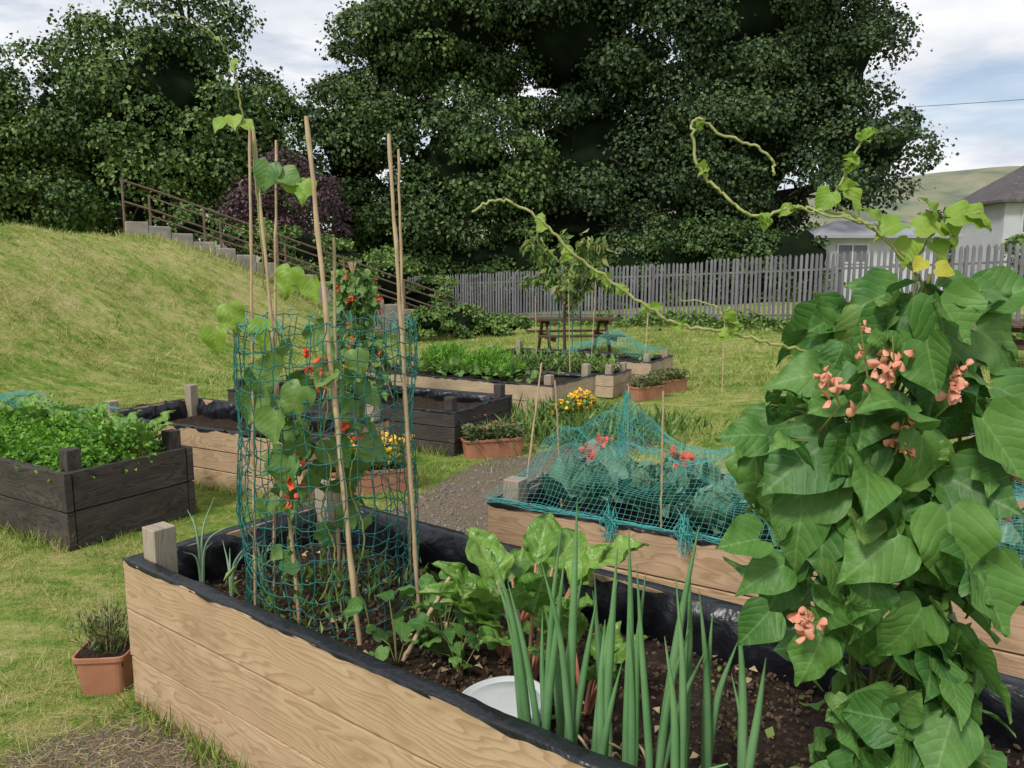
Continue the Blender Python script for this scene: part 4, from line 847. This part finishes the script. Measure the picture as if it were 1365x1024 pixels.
# ---------------------------------------------------------------- terracotta planters
def trough(name,x,y,rot,L,W,Hh,kind):
    par=new_empty(name); c=A([x,y,float(H(x,y))]); ax=A([math.cos(rot),math.sin(rot),0]); ay=A([-ax[1],ax[0],0]); a=Acc(); V=[];F=[]
    prof=[(.80,0),(.97,.86),(1.06,.86),(1.08,1.0),(.98,1.0),(.95,.85),(.0,.85)]
    m=24
    for k_,z_ in prof:
        for j in range(m):
            t=2*math.pi*j/m; cc,ss=math.cos(t),math.sin(t); px=math.copysign(abs(cc)**.3,cc); py=math.copysign(abs(ss)**.3,ss)
            V.append(c+ax*px*(L/2-(1-k_)*W/2 if k_>0 else 0)+ay*py*W/2*k_+Z3*(z_*Hh))
    for i in range(len(prof)-1):
        for j in range(m): F.append((i*m+j,i*m+(j+1)%m,i*m+m+(j+1)%m,i*m+m+j))
    a.add(V,F); build('pot',a,MT['terra'],par,smooth=False,bevel=.003)
    a=Acc(); zbox(a,c+Z3*Hh*.83,(L*.9,W*.85,.04),rot); build('soil',a,MT['soil'],par)
    lf=Acc(); fl=Acc()
    if kind=='lavender':
        q=170; r=rng.normal(size=(q,2))*.030; P0=c+ax*r[:,:1]+ay*r[:,1:]+Z3*Hh*.85; d=np.concatenate([r*5,np.ones((q,1))],1); 
        for s_ in range(4): place(lf,LONG,P0+d*U(.0,.14,q)[:,None],nrm(d)+rng.normal(size=(q,3))*.4,rdir(q),U(.025,.05,q),1,.6)
        segs(fl,P0[:40],P0[:40]+d[:40]*U(.12,.28,40)[:,None],.0008,3)
    else:
        q=int(1200*L); P=c+ax*U(-L/2,L/2,q)[:,None]+ay*U(-W*.6,W*.6,q)[:,None]+Z3*(Hh+U(-.02,.18 if kind=='marigold' else .12,q))[:,None]
        place(lf,DIA,P,rdir(q)*.8+A([0,0,.3]),rdir(q)*.5+A([0,0,1]),U(.02,.055,q))
        q=int(110*L) if kind=='marigold' else 10
        P=c+ax*U(-L/2,L/2,q)[:,None]+ay*U(-W*.6,W*.4,q)[:,None]+Z3*(Hh+U(.06,.24,q))[:,None]
        if kind=='marigold':
            for s_ in range(6): place(fl,DIA,P+rng.normal(size=P.shape)*.005,rdir(q)+A([0,-.3,.4]),rdir(q)*.4+A([0,-.6,1]),U(.02,.035,q),1,1.3)
        else: place(fl,DIA,P,rdir(q),rdir(q)*.5+A([0,0,1]),U(.02,.035,q))
    build('foliage',lf,MT['herb' if kind!='marigold' else 'weeds'],par)
    if fl.V: build('flowers' if kind!='lavender' else 'dry_stalks',fl,MT['yelf' if kind=='marigold' else ('redf' if kind!='lavender' else 'straw')],par)
trough('lavender_pot',-1.58,2.84,.1,.19,.17,.16,'lavender')
trough('flower_trough',-1.05,5.55,.25,.62,.2,.18,'marigold')
trough('flower_trough',-.17,6.75,.35,.55,.19,.17,'herb')
trough('flower_trough',2.15,10.5,.6,.6,.2,.18,'herb')
trough('flower_trough',1.75,9.9,.6,.5,.2,.18,'herb')
trough('flower_trough',.62,7.7,.9,.6,.2,.17,'marigold')
a=Acc(); N=3600; x=.75+rng.normal(size=N)*.42; y=7.6+rng.normal(size=N)*.35; dn_=rdir(N)*.6+A([0,0,1]); place(a,LONG,np.stack([x,y,H(x,y)+U(0,.16,N)],1),dn_,rdir(N),U(.08,.2,N),1,.5); build('herb_clump',a,MT['weeds'])

# ---------------------------------------------------------------- world, light, camera
W=bpy.data.worlds.new('World'); S.world=W; W.use_nodes=True; nt=W.node_tree; nd=nt.nodes; lk=nt.links
bg=nd['Background']; bg.inputs[1].default_value=.125
sky=nd.new('ShaderNodeTexSky'); sky.sky_type='NISHITA'; sky.sun_disc=False; sky.sun_elevation=math.radians(48); sky.sun_rotation=math.radians(215); sky.air_density=1.0; sky.dust_density=1.0
tc=nd.new('ShaderNodeTexCoord'); sp=nd.new('ShaderNodeSeparateXYZ'); lk.new(tc.outputs['Generated'],sp.inputs[0])
def mth(op,a_,b_):
    x=nd.new('ShaderNodeMath'); x.operation=op
    for i,v in enumerate((a_,b_)):
        if isinstance(v,(int,float)): x.inputs[i].default_value=v
        else: lk.new(v,x.inputs[i])
    return x.outputs[0]
zz=mth('ADD',mth('MAXIMUM',sp.outputs[2],0.0),.16); cb=nd.new('ShaderNodeCombineXYZ')
lk.new(mth('DIVIDE',sp.outputs[0],zz),cb.inputs[0]); lk.new(mth('DIVIDE',sp.outputs[1],zz),cb.inputs[1])
nn=nd.new('ShaderNodeTexNoise'); lk.new(cb.outputs[0],nn.inputs[0]); nn.inputs['Scale'].default_value=1.5; nn.inputs['Detail'].default_value=7; nn.inputs['Roughness'].default_value=.6; nn.inputs['Distortion'].default_value=.4
r1=nd.new('ShaderNodeValToRGB'); lk.new(nn.outputs[0],r1.inputs[0]); r1.color_ramp.elements[0].position=.38; r1.color_ramp.elements[0].color=(.35,.35,.35,1); r1.color_ramp.elements[1].position=.54
n2=nd.new('ShaderNodeTexNoise'); lk.new(cb.outputs[0],n2.inputs[0]); n2.inputs['Scale'].default_value=2.4; n2.inputs['Detail'].default_value=7
r2=nd.new('ShaderNodeValToRGB'); lk.new(n2.outputs[0],r2.inputs[0]); r2.color_ramp.elements[0].position=.34; r2.color_ramp.elements[0].color=(.66,.71,.80,1); r2.color_ramp.elements[1].position=.6; r2.color_ramp.elements[1].color=(.97,.98,1.0,1)
sc=nd.new('ShaderNodeVectorMath'); sc.operation='SCALE'; lk.new(r2.outputs[0],sc.inputs[0]); sc.inputs['Scale'].default_value=8.2
mx=nd.new('ShaderNodeMix'); mx.data_type='RGBA'; lk.new(r1.outputs[0],mx.inputs[0]); lk.new(sky.outputs[0],mx.inputs[6]); lk.new(sc.outputs[0],mx.inputs[7]); lk.new(mx.outputs[2],bg.inputs[0])
sl=bpy.data.lights.new('sun','SUN'); sl.energy=2.7; sl.angle=math.radians(10); sl.color=(1,.965,.91); so=bpy.data.objects.new('sun',sl); S.collection.objects.link(so)
az=math.radians(215); el=math.radians(48); sdv=Vector((math.sin(az)*math.cos(el),math.cos(az)*math.cos(el),math.sin(el))); so.rotation_euler=sdv.to_track_quat('Z','Y').to_euler()
cam=bpy.data.cameras.new('camera'); co=bpy.data.objects.new('camera',cam); S.collection.objects.link(co); co.location=(0,0,1.6); co.rotation_euler=(math.radians(90-8.1),0,0)
cam.sensor_width=36; cam.lens=27.2; cam.clip_start=.05; cam.clip_end=3000; S.camera=co
S.view_settings.view_transform='Standard'; S.view_settings.look='None'; S.view_settings.exposure=0
